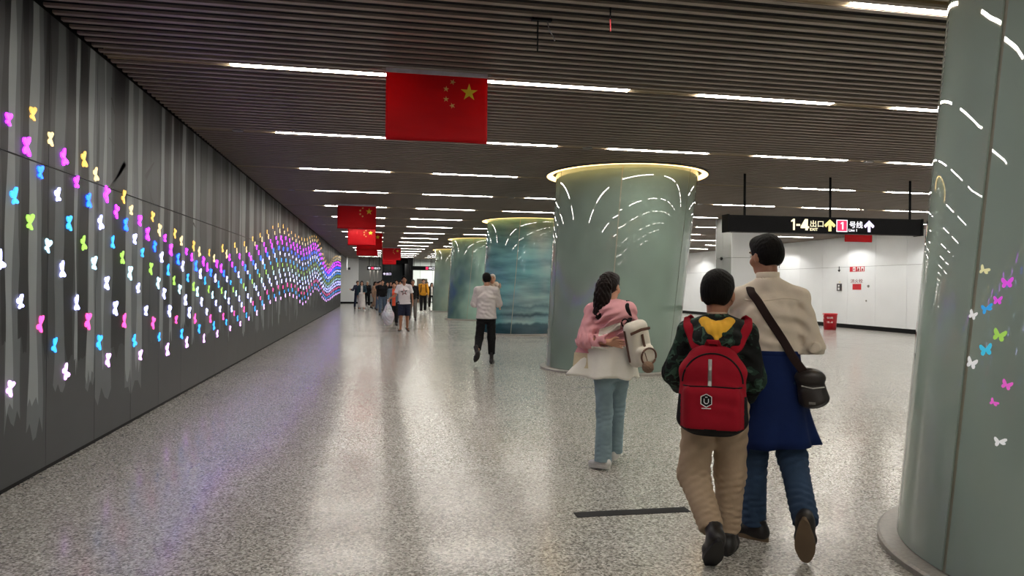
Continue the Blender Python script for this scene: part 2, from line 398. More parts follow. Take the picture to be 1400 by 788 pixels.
# free-standing white block beside the right hall: panels on a core
BX0, BX1, BY0, BY1 = 10.26, 11.42, 19.43, 20.46
bk = MB().box((BX0 + 0.03, BY0 + 0.03, 0), (BX1 - 0.03, BY1 - 0.03, 3.95)).build('wall_block', M['joint']); tag(bk, kind='structure')
for za, zb in ((0.12, 2.43), (2.44, 3.9)):
    MB().box((BX0, BY0, za), (BX1, BY0 + 0.03, zb)).build('wall_panel', M['white_wall'], bk)
    MB().box((BX0, BY1 - 0.03, za), (BX1, BY1, zb)).build('wall_panel', M['white_wall'], bk)
    for a, b in ((BY0 + 0.032, BY0 + 0.56), (BY0 + 0.57, BY1 - 0.032)):
        MB().box((BX0, a, za), (BX0 + 0.03, b, zb)).build('wall_panel', M['grey_wall'], bk)
        MB().box((BX1 - 0.03, a, za), (BX1, b, zb)).build('wall_panel', M['grey_wall'], bk)
tag(MB().box((BX0 + 0.01, BY0 + 0.01, 0), (BX1 - 0.01, BY1 - 0.01, 0.118)).build('baseboard_block', M['black']), kind='structure')

# rear wall behind the photographer
tag(MB().box((-2.6, Y0 - 0.3, 0), (RX + 0.3, Y0, 3.95)).build('wall_rear', M['grey_wall']), kind='structure')

# far end: white and grey panel walls, a dark passage, a bright side room
FY = 58.0
wf = MB().box((-7, FY + 0.03, 0), (0.3, FY + 0.2, 3.95)).build('wall_far', M['joint']); tag(wf, kind='structure')
for a, b, m in ((-6.9, -4.2, 'white_wall'), (-4.18, -1.54, 'white_wall'), (-1.52, -0.42, 'grey_wall'), (-0.40, 0.29, 'grey_wall')):
    MB().box((a, FY, 0.15), (b, FY + 0.03, 3.9)).build('wall_panel', M[m], wf)
tag(MB().box((-7, FY - 0.012, 0), (0.3, FY, 0.149)).build('baseboard_far', M['black']), kind='structure')
tag(MB().box((-7, Y1, 0), (-6.8, FY + 0.2, 3.95)).build('wall_recess', M['grey_wall']), kind='structure')
tag(MB().box((-7, Y1 - 0.2, 0), (WX - 0.26, Y1, 3.95)).build('wall_return', M['grey_wall']), kind='structure')
ps = MB().box((0.3, 68.03, 0), (2.4, 68.2, 3.95)).build('wall_passage', M['joint']); tag(ps, kind='structure')
for a, b in ((0.3, 1.28), (1.3, 2.38)):
    MB().box((a, 68, 0.05), (b, 68.03, 3.9)).build('wall_panel', M['teal_wall'], ps)
tag(MB().box((0.25, FY + 0.2, 0), (0.3, 68, 3.95)).build('wall_passage_side', M['black']), kind='structure')
tag(MB().box((2.25, 55.0, 0), (2.62, 68, 3.95)).build('wall_passage_dark', M['black']), kind='structure')
tag(MB().box((0.3, 56.2, 3.2), (2.25, 56.4, 3.95)).build('trim_lintel', M['black']), kind='structure')
wb = MB().box((2.62, 63.03, 0), (9.5, 63.2, 3.95)).build('wall_bright', M['joint']); tag(wb, kind='structure')
for a, b in ((2.63, 3.6), (3.62, 4.7), (4.72, 6.4), (6.42, 9.5)):
    MB().box((a, 63, 0.1), (b, 63.03, 3.9)).build('wall_panel', M['white_wall'], wb)
al = bpy.data.lights.new('side_room_light', 'AREA'); al.energy = 260; al.shape = 'RECTANGLE'; al.size = 3; al.size_y = 2; al.color = (0.96, 1, 0.88)
ao = bpy.data.objects.new('side_room_light', al); ao.location = (4.4, 60.5, 3.6); COL.objects.link(ao)
for n_, (x_, y_, e_) in enumerate(((1.3, 62.0, 60), (-2.0, 54.5, 60))):  # unseen fill lights, added to brighten the passage and the far panel wall
    al = bpy.data.lights.new('far_fill', 'AREA'); al.energy = e_; al.size = 1.2; al.color = (1, .97, .9); ao = bpy.data.objects.new('far_fill', al); ao.location = (x_, y_, 3.58); COL.objects.link(ao)
dr = MB().box((3.35, 62.9, 0), (4.25, 62.98, 2.1)).build('door_1', plain('brown door', srgb(70, 60, 52), 0.5)); tag(dr, kind='structure')
MB().box((4.1, 62.87, 0.95), (4.14, 62.9, 1.15)).build('door_handle', M['steel'], dr)
for n, (x, y) in enumerate(((-0.62, 55.5), (-0.33, 55.5), (-0.05, 55.5))):
    t = tag(MB().lathe([(0.035, 0), (0.035, 3.94)], (0, 0, 0), 12).build('steel_post', M['steel'], None, True), '%s slim steel post before the grey far wall, counted from the mural' % ORD[n + 1], 'post', 'slim posts at the far end')
    t.location = (x, y, 0)
    MB().lathe([(0.06, 0), (0.06, 0.02), (0.035, 0.03)], n=12).build('foot_plate', M['steel'], t)

# ------------------------------------------------------------------ columns clad in curved glass
def printed_glass(name, stops, angle, waves=False):
    t = NT(name); t.set(0.014, spec=0.65)
    co = t.coord((0.55, 0.55, 0.42), rot=(0.0, angle, 0.3)); f = t.noise(co, 0.9, 3, 0.55)
    c = t.ramp(f, stops)
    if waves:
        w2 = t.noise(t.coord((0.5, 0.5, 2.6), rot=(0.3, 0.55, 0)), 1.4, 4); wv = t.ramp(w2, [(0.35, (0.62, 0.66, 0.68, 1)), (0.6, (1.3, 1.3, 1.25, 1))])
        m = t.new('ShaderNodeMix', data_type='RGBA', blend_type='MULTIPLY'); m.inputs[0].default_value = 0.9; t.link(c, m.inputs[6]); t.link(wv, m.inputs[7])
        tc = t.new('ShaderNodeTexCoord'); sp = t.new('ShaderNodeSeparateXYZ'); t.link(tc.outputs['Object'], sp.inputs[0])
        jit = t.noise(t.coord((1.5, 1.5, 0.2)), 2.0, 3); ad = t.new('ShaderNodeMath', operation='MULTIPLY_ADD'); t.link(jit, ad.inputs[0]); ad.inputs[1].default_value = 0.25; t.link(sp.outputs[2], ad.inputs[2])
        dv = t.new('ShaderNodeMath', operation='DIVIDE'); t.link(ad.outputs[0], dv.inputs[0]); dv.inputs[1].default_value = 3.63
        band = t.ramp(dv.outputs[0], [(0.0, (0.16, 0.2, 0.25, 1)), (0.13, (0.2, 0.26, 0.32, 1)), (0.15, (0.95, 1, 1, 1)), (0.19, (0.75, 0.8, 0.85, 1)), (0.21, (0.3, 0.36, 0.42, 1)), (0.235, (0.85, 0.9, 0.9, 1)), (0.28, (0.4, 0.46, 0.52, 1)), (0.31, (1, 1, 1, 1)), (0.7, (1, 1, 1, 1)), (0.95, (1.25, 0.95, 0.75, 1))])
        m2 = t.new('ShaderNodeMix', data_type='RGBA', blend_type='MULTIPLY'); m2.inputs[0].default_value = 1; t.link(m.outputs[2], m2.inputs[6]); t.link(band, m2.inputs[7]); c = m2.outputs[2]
    t.link(c, t.b.inputs['Base Color']); return t.m
GREEN = [(0.3, srgb(142, 156, 150)), (0.5, srgb(160, 177, 168)), (0.7, srgb(172, 190, 180))]
glasses = [printed_glass('grey green printed glass', GREEN, 0.4),
           printed_glass('sage printed glass', [(0.3, srgb(104, 112, 108)), (0.5, srgb(128, 144, 135)), (0.7, srgb(142, 163, 151))], 0.6),
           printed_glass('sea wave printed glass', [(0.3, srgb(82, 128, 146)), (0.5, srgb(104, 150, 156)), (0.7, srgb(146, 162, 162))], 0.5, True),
           printed_glass('blue to mint printed glass', [(0.36, srgb(64, 90, 130)), (0.46, srgb(92, 122, 120)), (0.66, srgb(156, 188, 172))], 0.7),
           printed_glass('moss printed glass', [(0.3, srgb(108, 128, 120)), (0.5, srgb(136, 158, 146)), (0.75, srgb(164, 178, 156))], 0.8)]
LABS = ['huge leaning grey-green glass column cut by the right picture edge', 'leaning sage glass column behind the woman in pink, ringed by a yellow halo light', 'teal glass column printed with sea waves, behind the man in the white top carrying a child',
        'blue to mint glass column beyond the wave-printed column', 'farthest leaning green glass column, next to the crowd']
for n, (c, g, lab) in enumerate(zip(COLUMNS, glasses, LABS)):
    t = thing('column', lab, 'column', (c[0], c[1], 0), 0, 'leaning glass-clad columns down the hall')
    LEAN = LEANS[n]; o = (0, 0, LEAN)
    seam = math.radians(175.5 if n == 0 else -112)
    for k in range(6):
        N, Zn = 16, 8; mb = MB(); vs = []
        gap = 0.013 if n == 0 else 0.008
        for side in (0, -0.02):
            for iz in range(Zn + 1):
                z = 0.05 + (CEIL - 0.05) * iz / Zn
                for ia in range(N + 1):
                    th = seam + math.pi / 3 * k + gap + (math.pi / 3 - 2 * gap) * ia / N
                    vs.append(col_point(o, th, z, side))
        S = (Zn + 1) * (N + 1); fs = []
        for iz in range(Zn):
            for ia in range(N):
                a = iz * (N + 1) + ia; b = a + 1; d = a + N + 1; e = d + 1
                fs.append((a, b, e, d)); fs.append((S + a, S + d, S + e, S + b))
            a = iz * (N + 1); d = a + N + 1; fs.append((a, d, S + d, S + a)); a += N; d += N; fs.append((a, S + a, S + d, d))
        for ia in range(N):
            fs.append((ia, S + ia, S + ia + 1, ia + 1)); a = Zn * (N + 1) + ia; fs.append((a, a + 1, S + a + 1, S + a))
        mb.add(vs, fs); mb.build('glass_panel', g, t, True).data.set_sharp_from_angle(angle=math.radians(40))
    vs = [col_point(o, 2 * math.pi * k / 48, z, -0.007) for z in (0, 3.94) for k in range(48)]
    MB().add(vs, [(k, (k + 1) % 48, 48 + (k + 1) % 48, 48 + k) for k in range(48)]).build('core', M['seal'], t, True)
    MB().lathe([(1.17, 0), (1.30, 0), (1.305, 0.035), (1.29, 0.045), (1.17, 0.045)], n=64).build('base_ring', M['stone'], t)
    rc = (LEAN[0], LEAN[1], 0)
    MB().lathe([(1.335, CEIL + 0.03), (1.405, CEIL + 0.03), (1.405, CEIL + 0.09), (1.335, CEIL + 0.09), (1.335, CEIL + 0.03)], rc, 64).build('shadow_gap', M['black'], t)
    MB().lathe([(1.405, CEIL - 0.022), (1.50, CEIL - 0.022), (1.50, CEIL + 0.05), (1.405, CEIL + 0.05), (1.405, CEIL - 0.022)], rc, 64).build('halo_light', M['halo'], t)
    MB().lathe([(1.501, CEIL - 0.024), (1.515, CEIL - 0.024), (1.515, CEIL + 0.09), (1.501, CEIL + 0.09), (1.501, CEIL - 0.024)], rc, 64).build('rim', M['steel'], t)

# ------------------------------------------------------------------ glowing butterflies on the mural wall
TOP = [(0, 3.6), (3, 3.2), (6.0, 2.77), (6.96, 2.59), (7.87, 2.36), (8.83, 2.24), (9.76, 2.13), (10.67, 2.04), (11.64, 1.97), (12.58, 2.06), (13.41, 2.2), (14.38, 2.24), (15.09, 2.34), (16.04, 2.52), (17.46, 2.72), (18.14, 2.85), (19.02, 2.99), (20, 3.07), (21.26, 3.07), (23.08, 3.03), (25.49, 3.04),
       (27.57, 3.2), (29.36, 3.45), (31.07, 3.5), (33.04, 3.26), (35.31, 2.81), (37.88, 2.49), (39.55, 2.62), (42.68, 3.05), (46.37, 3.33), (52, 3.33)]
BOT = [(0, .74), (7.59, .74), (8.57, .68), (9.49, .65), (10.42, .66), (11.37, .67), (12.21, .65), (12.93, .69), (13.82, .71), (14.62, .75), (15.52, .8), (16.43, .91), (17.35, 1.01), (18.4, 1.05), (19.44, 1.11), (20.61, 1.14), (21.76, 1.2), (23.06, 1.15), (24.31, .99), (25.48, .82), (26.73, .86), (28.4, 1.1), (30.64, 1.35),
       (32.51, 1.21), (34.67, .85), (37.1, .66), (40.46, .74), (44.5, .89), (52, 1.0)]
interp = lambda t, y: float(np.interp(y, [a for a, b in t], [b for a, b in t]))
FCOL = {'yellow': (1.15, .72, .16), 'cream': (1.2, .95, .5), 'magenta': (3.3, .12, 6.2), 'blue': (.05, .46, 8.0), 'white': (2.0, 2.1, 4.8), 'cyan': (.07, .68, 2.0), 'green': (.48, .85, .14), 'mint white': (1.0, 1.6, 2.0), 'pink': (2.0, .16, .75), 'pale pink': (2.2, 1.1, 2.8)}
ORDER = ['yellow', 'cream', 'magenta', 'magenta', 'blue', 'white', 'cyan', 'green', 'mint white', 'white', 'white', 'pink', 'cyan', 'pale pink']
FRAC = [1, .94, .88, .81, .74, .67, .59, .51, .44, .36, .25, .18, .09, 0]
fly_mat = {k: glow('glowing ' + k, (*c, 1), FLY) for k, c in FCOL.items()}
WING = [(.20, .03), (.50, .32), (.84, .72), (.84, .98), (.50, 1.06), (.12, .90), (-.08, .68), (-.34, .86), (-.68, .82), (-.82, .50), (-.58, .18), (-.24, .04)]
def fly_shape(kind):
    up = WING; dn = [(a, -b) for a, b in WING]
    if kind == 1: dn = [(a * .75 - .05, b * .62) for a, b in dn]
    if kind == 2: up = [(a * .6 + .1, b * 1.12) for a, b in up]; dn = [(a * .85 + .02, b * .8) for a, b in dn]
    return up + dn[::-1]
def fly_mb(mb, y, z, s, rot, kind, x=WX + 0.0015, mi=0):
    pts = []
    for a, b in fly_shape(kind):
        p, q = a * math.cos(rot) - b * math.sin(rot), a * math.sin(rot) + b * math.cos(rot); pts.append((p * s, q * s))
    return mb.prism(pts, (x, y, z), (0, 1, 0), (0, 0, 1), 0.009, mi)
fly_mesh = {}
def fly_data(color, kind):
    if (color, kind) not in fly_mesh:
        mb = MB(); fly_mb(mb, 0, 0, 1.0, 0, kind, 0); o = mb.build('butterfly_light', fly_mat[color]); fly_mesh[(color, kind)] = o.data; bpy.data.objects.remove(o)
    return fly_mesh[(color, kind)]
rb = random.Random(5); flies = []
for k in range(0, 52):
    ys = 2.15 + 0.955 * k
    for i, color in enumerate(ORDER):
        y = ys + 3.49 * i / 13
        if y > Y1 - 0.1: continue
        wgt = min(max((ys - 9) / 5, 0), 1)
        near_z = interp(BOT, ys + 3.49) + FRAC[i] * (interp(TOP, ys) - interp(BOT, ys + 3.49))
        far_z = interp(BOT, y) + (1 - i / 13) * (interp(TOP, y) - interp(BOT, y))
        z = near_z * (1 - wgt) + far_z * wgt + rb.uniform(-.02, .02)
        flies.append((k, i, color, y + rb.uniform(-.04, .04), z, rb.uniform(.054, .076) * (1 if y < 13 else .76), rb.uniform(-.5, .5), rb.choice((0, 0, 1, 2))))
near_f = sorted([f for f in flies if f[3] > 5.35], key=lambda f: f[3]); keep = set(f[:2] for f in near_f[:296])
far = MB(); FC = list(FCOL)
kmin = min(f[0] for f in near_f[:296])
for f in flies:
    k, i, color, y, z, s, rot, kind = f
    if (k, i) in keep:
        o = link('butterfly_light', fly_data(color, kind)); o.location = (WX + 0.0015, y, z); o.rotation_euler = (rot, 0, 0); o.scale = (1, s, s)
        tag(o, 'glowing %s butterfly light, %s down the %s slanting string of the dark mural wall' % (color, ordinal(i + 1), ordinal(k - kmin + 1)), 'butterfly light', 'glowing butterflies on the mural wall')
    else: fly_mb(far, y, z, s, rot, kind, mi=FC.index(color))
tag(far.build('butterfly_lights', [fly_mat[c] for c in FC]), 'dense far wave of tiny glowing butterflies on the mural wall', 'butterfly lights', kind='stuff')
pale = {'cream': 'cream', 'white': 'white', 'blue': 'blue', 'magenta': 'magenta', 'cyan': 'cyan', 'green': 'green', 'pink': 'pink', 'pale pink': 'pale pink'}
dim = {k: glow('dim ' + k, (*[min(q, 1) for q in FCOL[k]], 1), 0.42) for k in pale}
for n, (color, z, deg, s, what) in enumerate([('cream', 1.609, 177.8, .032, 'topmost and alone'), ('magenta', 1.546, -175.8, .03, 'second from the top at the picture edge'), ('magenta', 1.46, -177.6, .024, 'right above the blue one'), ('blue', 1.416, 179.7, .034, 'the only deep blue one'), ('white', 1.383, 176, .026, 'just left of the blue one'),
        ('green', 1.291, -176.2, .034, 'the only green one'), ('cyan', 1.214, -179.2, .034, 'below the blue one'), ('white', 1.14, 177.3, .032, 'farthest left, under the cyan one'), ('pink', 1.057, -173.1, .026, 'upper of the two pink ones'), ('pink', .963, -175.7, .024, 'lower of the two pink ones'), ('pale pink', .78, -173.2, .032, 'lowest of all')]):
    c = (*COLUMNS[0], LEANS[0]); th = math.radians(deg - 0.1); p = col_point(c, th, z, 0.001)
    tn = (-math.sin(th), math.cos(th), 0); up = Vector(col_point(c, th, z + .1)) - Vector(col_point(c, th, z)); up.normalize()
    mb = MB(); r = rb.uniform(-.5, .5) + 1.57
    pts = [((a * math.cos(r) - b * math.sin(r)) * s, (a * math.sin(r) + b * math.cos(r)) * s) for a, b in fly_shape(rb.choice((0, 2)))]
    mb.prism(pts, (0, 0, 0), (-tn[0], -tn[1], 0), up, 0.003); o = mb.build('butterfly_light', dim[color]); o.location = Vector(p) + Vector((math.cos(th), math.sin(th), 0)) * -0.0005
    tag(o, '%s butterfly light on the near column, %s' % (color, what), 'butterfly light', 'butterflies on the near column')

# ------------------------------------------------------------------ hanging flags
def star_pts(r, rot=0.0):
    return [((r if k % 2 == 0 else r * 0.382) * math.sin(rot + k * math.pi / 5), (r if k % 2 == 0 else r * 0.382) * math.cos(rot + k * math.pi / 5)) for k in range(10)]
def flag(x, y, top, label, W=1.0, Hh=0.70, rz=0.0, seed=0, stars=True):
    t = thing('flag', label, 'flag', (x, y, top), rz, 'red flags hung from the ceiling')
    nx, nz = 26, 14; r = random.Random(seed); ph = [r.uniform(0, 6) for _ in range(4)]
    def wave(u, v):
        return 0.010 * math.sin(7 * u + ph[0]) * v + 0.012 * math.sin(3 * u + 4 * v + ph[1]) * v + 0.010 * math.exp(-((v - .86) / .05) ** 2) * math.sin(5 * u + ph[2])
    vs = []
    for s in (-0.0015, 0.0015):
        for j in range(nz + 1):
            for i in range(nx + 1):
                u, v = i / nx, j / nz; vs.append(((u - .5) * W, wave(u, v) + s, -v * Hh))
    S = (nx + 1) * (nz + 1); fs = []
    for j in range(nz):
        for i in range(nx):
            a = j * (nx + 1) + i; b = a + 1; d = a + nx + 1; e = d + 1; fs += [(a, d, e, b), (S + a, S + b, S + e, S + d)]
    for j in range(nz):
        a = j * (nx + 1); d = a + nx + 1; fs += [(a, S + a, S + d, d), (a + nx, d + nx, S + d + nx, S + a + nx)]
    for i in range(nx): a = nz * (nx + 1) + i; fs += [(a, S + a, S + a + 1, a + 1)]
    MB().add(vs, fs).build('cloth', M['red_flag'], t, True)
    if stars:
        for u, v, rr, rot, m in ((.815, .27, .089, 0, 'flag_yellow'), (.65, .135, .031, .35, 'flag_cream'), (.586, .24, .031, .1, 'flag_cream'), (.586, .385, .031, 0, 'flag_cream'), (.648, .475, .031, -.35, 'flag_cream')):
            mb = MB()
            for s in (-1, 1):
                P = [((u - .5) * W + a, wave(u + a, v - b / Hh) + s * 0.0026, -v * Hh + b) for a, b in star_pts(rr, rot)]
                P.append(((u - .5) * W, wave(u, v) + s * 0.0026, -v * Hh)); mb.add(P, [(k, (k + 1) % 10, 10) if s > 0 else ((k + 1) % 10, k, 10) for k in range(10)])
            mb.build('star', M[m], t)
    MB().box((-W / 2, -0.016, -0.036), (W / 2, 0.016, 0.004)).build('hem', M['flag_hem'], t)
    MB().tube([(-W / 2 - .04, 0, 0), (W / 2 + .04, 0, 0)], 0.007).build('rod', M['steel'], t)
    for s in (-1, 1):
        if top < CEIL - 0.02: MB().tube([(s * (W / 2 - .05), 0, 0.006), (s * (W / 2 - .05), 0, CEIL - top + 0.03)], 0.003, 6).build('cord', M['steel'], t)
flag(0.552, 7.02, 3.61, 'nearest and largest red flag with yellow stars, top left of centre', 1.0, .69, 0.0, 1)
flag(-0.565, 18.9, 3.585, 'second red flag with stars, hanging over the mural side', .985, .63, 0.0, 2)
flag(-0.61, 26.55, 3.58, 'third red flag with stars, partly behind the second flag', 1.0, .64, 0.0, 3)
flag(-0.355, 28.55, 3.58, 'fourth red flag, overlapped by the third flag on its left', 1.0, .68, 0.0, 4)
flag(-0.54, 34.7, 3.6, 'fifth red flag, showing only below the fourth flag', .99, .7, 0.0, 5)
flag(0.72, 40.05, 3.6, 'bright red flag apart on the right, above the crowd', 1.0, .7, 0.0, 6)
flag(0.72, 48.7, 3.59, 'dim small red flag farthest off, before the dark passage', .9, .69, 0.0, 7)
flag(15.73, 21.15, 3.62, 'red flag peeking out under the exit sign, before the white wall', 1.02, .5, 0.0, 8)

# ------------------------------------------------------------------ hanging signs
def arrow(w, h, up=True):
    return [(0, .0 * h), (.0, 0), (.13 * w, 0), (.13 * w, .55 * h), (.36 * w, .34 * h), (.5 * w, .46 * h), (.5 * w, .56 * h), (0, h), (-.5 * w, .56 * h), (-.5 * w, .46 * h), (-.36 * w, .34 * h), (-.13 * w, .55 * h), (-.13 * w, 0)][2:]
t = thing('hanging_sign', 'long black hanging exit sign reading 1-4 and Line 1 with arrows', 'sign', (8.29, 12.15, 2.57))
SXO, SZO = -8.29, -2.57
t.rotation_euler = (0, -0.006, 0)
mb = MB(); mb.box((-2.0, -0.1, 0), (2.05, 0.1, 0.305)); mb.build('sign_body', M['black'], t)
MB().box((-2.02, -0.115, -0.012), (-1.985, 0.115, 0.318)).build('end_cap', M['black'], t)
MB().box((2.035, -0.115, -0.012), (2.07, 0.115, 0.318)).build('end_cap', M['black'], t)
for x in (6.664, 8.427, 10.15): MB().tube([(x + SXO, 0, 0.30), (x + SXO, 0, CEIL - 2.57 + 0.05)], 0.022, 10).build('hanger', M['black'], t)
zz = lambda a: a + SZO
yf = -0.102
ONE = [(.0, .72), (.0, .84), (.42, 1.0), (.68, 1.0), (.68, 0), (.36, 0), (.36, .78)]
def digit(name, outline, x0, x1, z0, z1, m, parent, y): 
    mb = MB(); mb.prism([((a) * (x1 - x0), b * (z1 - z0)) for a, b in outline], (x0, y, z0), (1, 0, 0), (0, 0, 1), .004); return mb.build(name, m, parent)
digit('digit', ONE, 7.55 + SXO, 7.66 + SXO, zz(2.62), zz(2.83), M['lit_cream'], t, yf)
digit('dash', [(0, 0), (1, 0), (1, 1), (0, 1)], 7.655 + SXO, 7.735 + SXO, zz(2.70), zz(2.735), M['lit_cream'], t, yf)
digit('digit', [(0, .18), (0, .34), (.50, 1), (.84, 1), (.84, .36), (1, .36), (1, .18), (.84, .18), (.84, 0), (.56, 0), (.56, .18)], 7.745 + SXO, 7.92 + SXO, zz(2.62), zz(2.83), M['lit_cream'], t, yf).data.update()
lettering('characters', '出口', 7.945 + SXO, 8.215 + SXO, zz(2.685), zz(2.81), M['lit_cream'], t, yf, 0, 0.0)
lettering('word', 'EXIT', 7.94 + SXO, 8.10 + SXO, zz(2.615), zz(2.665), M['lit_cream'], t, yf, 0, 0.01)
def put_arrow(name, x0, x1, z0, z1, m):
    MB().prism(arrow(x1 - x0, z1 - z0), ((x0 + x1) / 2 + SXO, yf, zz(z0)), (1, 0, 0), (0, 0, 1), 0.004).build(name, m, t)
put_arrow('arrow', 8.24, 8.465, 2.612, 2.832, M['lit_yellow'])
MB().box((8.49 + SXO, yf - .004, zz(2.605)), (8.72 + SXO, yf, zz(2.832))).build('line_badge_border', M['lit_white'], t)
MB().box((8.505 + SXO, yf - .007, zz(2.62)), (8.705 + SXO, yf - .003, zz(2.817))).build('line_badge', M['lit_red'], t)
digit('line_number', ONE, 8.575 + SXO, 8.655 + SXO, zz(2.65), zz(2.79), M['lit_white'], t, yf - .007)
lettering('characters', '号线', 8.765 + SXO, 9.045 + SXO, zz(2.68), zz(2.81), M['lit_white'], t, yf, 0, 0.012)
lettering('word', 'Line 1', 8.75 + SXO, 8.92 + SXO, zz(2.615), zz(2.667), M['lit_white'], t, yf, 0, 0.01)
put_arrow('arrow', 9.075, 9.29, 2.612, 2.832, M['lit_lilac'])

def far_sign(x0, x1, y, z0, z1, label, marks):
    t = thing('hanging_sign', label, 'sign', ((x0 + x1) / 2, y, z0)); w2 = (x1 - x0) / 2
    MB().box((-w2, -0.08, 0), (w2, 0.08, z1 - z0)).build('sign_body', M['black'], t)
    for s in (-.7, .7): MB().tube([(s * w2, 0, z1 - z0 - .01), (s * w2, 0, 3.96 - z0)], 0.02, 8).build('hanger', M['black'], t)
    for (a, b, c, d, m, kind) in marks:
        if kind == 'arrow': MB().prism(arrow(b - a, d - c), ((a + b) / 2, -0.082, c), (1, 0, 0), (0, 0, 1), 0.004).build('arrow', M[m], t)
        elif kind == 'box': MB().box((a, -0.086, c), (b, -0.08, d)).build('badge', M[m], t)
        else: lettering('characters', kind, a, b, c, d, M[m], t, -0.083, 0, .02)
far_sign(-.76, .19, 50, 2.53, 2.80, 'far black hanging sign over the crowd, left of the dark passage', [(-.42, -.24, .06, .22, 'lit_white', 'arrow'), (-.2, -.03, .05, .22, 'lit_red', 'box'), (0.0, .40, .06, .21, 'lit_white', '出口')])
far_sign(2.19, 3.87, 50, 2.57, 2.86, 'far black hanging sign before the bright side room', [(.22, .40, .05, .24, 'lit_red', 'box'), (.43, .62, .06, .23, 'lit_white', 'arrow'), (.64, .82, .06, .23, 'lit_white', '口')])
far_sign(.29, .95, 52, 2.17, 2.46, 'small far sign with lilac lettering before the dark passage', [(-.28, -.12, .05, .24, 'lit_lilac', 'arrow'), (-.08, .29, .05, .24, 'lit_lilac', '出口')])

# ------------------------------------------------------------------ fittings on the white wall, bin, floor strips, ceiling wires
def wall_item(name, label, cat, y, z):
    return thing(name, label, cat, (RX, y, z))
def rect(mb, y0, y1, z0, z1, d=0.012, back=0.001): return mb.box((-d, y0, z0), (back, y1, z1))
o = MB().prism([(-.02, -.12), (.02, -.12), (.02, .02), (.09, .02), (0, .11), (-.09, .02), (-.02, .02)], (0.001, 0, 0), (0, 1, 0), (0, 0, -1), 0.006).build('arrow_sticker', M['black']); o.location = (RX - 0.004, 25.9, 2.35); tag(o, 'small black down arrow sticker on the white wall', 'sticker')
o = MB().prism([(-.02, -.1), (.02, -.1), (.02, .02), (.08, .02), (0, .1), (-.08, .02), (-.02, .02)], (0.001, 0, 0), (0, 1, 0), (0, 0, 1), 0.006).build('arrow_sticker', M['black']); o.location = (RX - 0.004, 30.3, 2.6); tag(o, 'small black arrow sticker beside the head of the man in the cream shirt', 'sticker')
t = wall_item('fire_notice', 'red and white fire symbol strip on the white wall', 'sign', 24.8, 2.24)
rect(MB(), -.43, .43, 0, .2).build('plate', M['red_paint'], t)
for a in (-.40, -.18, .08): rect(MB(), a, a + .16, .02, .18, .015, -.011).build('symbol_panel', M['sign_white'], t)
MB().prism([(-.06, 0), (.05, 0), (.07, .06), (0, .15), (-.03, .07)], (-.0155, -.08, .025), (0, -1, 0), (0, 0, 1), 0.002).build('flame_symbol', M['sign_red'], t)
MB().prism([(-.05, 0), (.05, 0), (.05, .05), (-.01, .13)], (-.0155, -.32, .03), (0, -1, 0), (0, 0, 1), 0.002).build('flame_symbol', M['sign_red'], t)
MB().prism(star_pts(.06), (-.0155, .17, .1), (0, -1, 0), (0, 0, 1), 0.002).build('flame_symbol', M['sign_red'], t)
t = wall_item('hydrant_lettering', 'grey red hydrant characters over the red plate on the white wall', 'lettering', 24.82, 1.79)
lw = lettering('characters', '消火栓', -.36, .36, 0, .16, plain('faded red print', srgb(150, 104, 106), .6), t, 0, 0, .01); lw.rotation_euler = (0, 0, -math.pi / 2)
o = rect(MB(), -.25, .25, 0, .23).build('red_plate', M['red_paint']); o.location = (RX, 24.8, 1.53); tag(o, 'plain red plate below the hydrant characters', 'plate')
t = wall_item('call_point', 'dark call button box with white symbols, under the down arrow', 'call button', 25.86, 1.48)
rect(MB(), -.13, .13, 0, .29, .04).build('body', plain('dark grey plastic', srgb(60, 56, 58), .5), t)
rect(MB(), -.04, .04, .17, .24, .046, -.038).build('symbol', M['sign_white'], t); rect(MB(), -.05, .05, .04, .13, .046, -.038).build('button', M['sign_white'], t)
rect(MB(), -.03, .03, .34, .37, .006).build('sticker', M['flag_yellow'], t)
for y, z, r, l in ((24.13, 1.67, .05, 'small grey lock knob right of the red plate'), (24.24, 1.11, .03, 'tiny grey screw cap low on the white wall')):
    o = MB().tube([(0.002, 0, 0), (-.03, 0, 0)], r, 12).build('lock_knob', M['steel']); o.location = (RX, y, z); tag(o, l, 'knob')
o = MB().lathe([(.002, -.03), (.05, -.03), (.05, 0), (.02, .03)], n=12).build('camera_dome', M['black']); o.location = (BX0 - 0.03, 20.0, 2.42); o.rotation_euler = (0, math.pi / 2, 0); tag(o, 'small black dome on the grey side of the white block', 'camera')
t = thing('bin', 'red bin with white lettering against the white wall', 'bin', (16.9, 24.3, 0))
MB().lathe([(.2, .004), (.215, 0), (.25, .56), (.262, .57), (.262, .62), (.245, .62), (.24, .56), (.2, .03)], n=28).build('body', M['red_paint'], t, True)
MB().tube([(-.265, 0, .60), (-.30, 0, .5), (-.265, 0, .42)], .01).build('handle', M['sign_white'], t)
for k, (s, z, h) in enumerate((('公共', .42, .08), ('消防', .26, .07))):
    lt = lettering('lettering', s, -.12, .10, z, z + h, M['sign_white'], t, -.205 - z * .085, 0, .01); lt.rotation_euler = (0, 0, math.radians(-33))
o = MB().box((-.395, -.052, 0), (.395, .052, .003)).build('floor_strip', plain('dark rubber strip', srgb(40, 40, 41), .75, 0, .1, 9, .2)); o.location = (1.685, 4.51, 0.0); tag(o, 'long dark grey strip stuck across the floor left of the boy', 'floor strip')
o = MB().box((-.16, -.02, 0), (.16, .02, .004)).build('floor_strip', M['joint']); o.location = (3.1, 10.25, 0.0); tag(o, 'small thin strip on the floor before the sage column', 'floor strip')
t = thing('ceiling_wire', 'black hook and loose grey wire hanging from the slats', 'wire', (1.25, 5.5, CEIL))
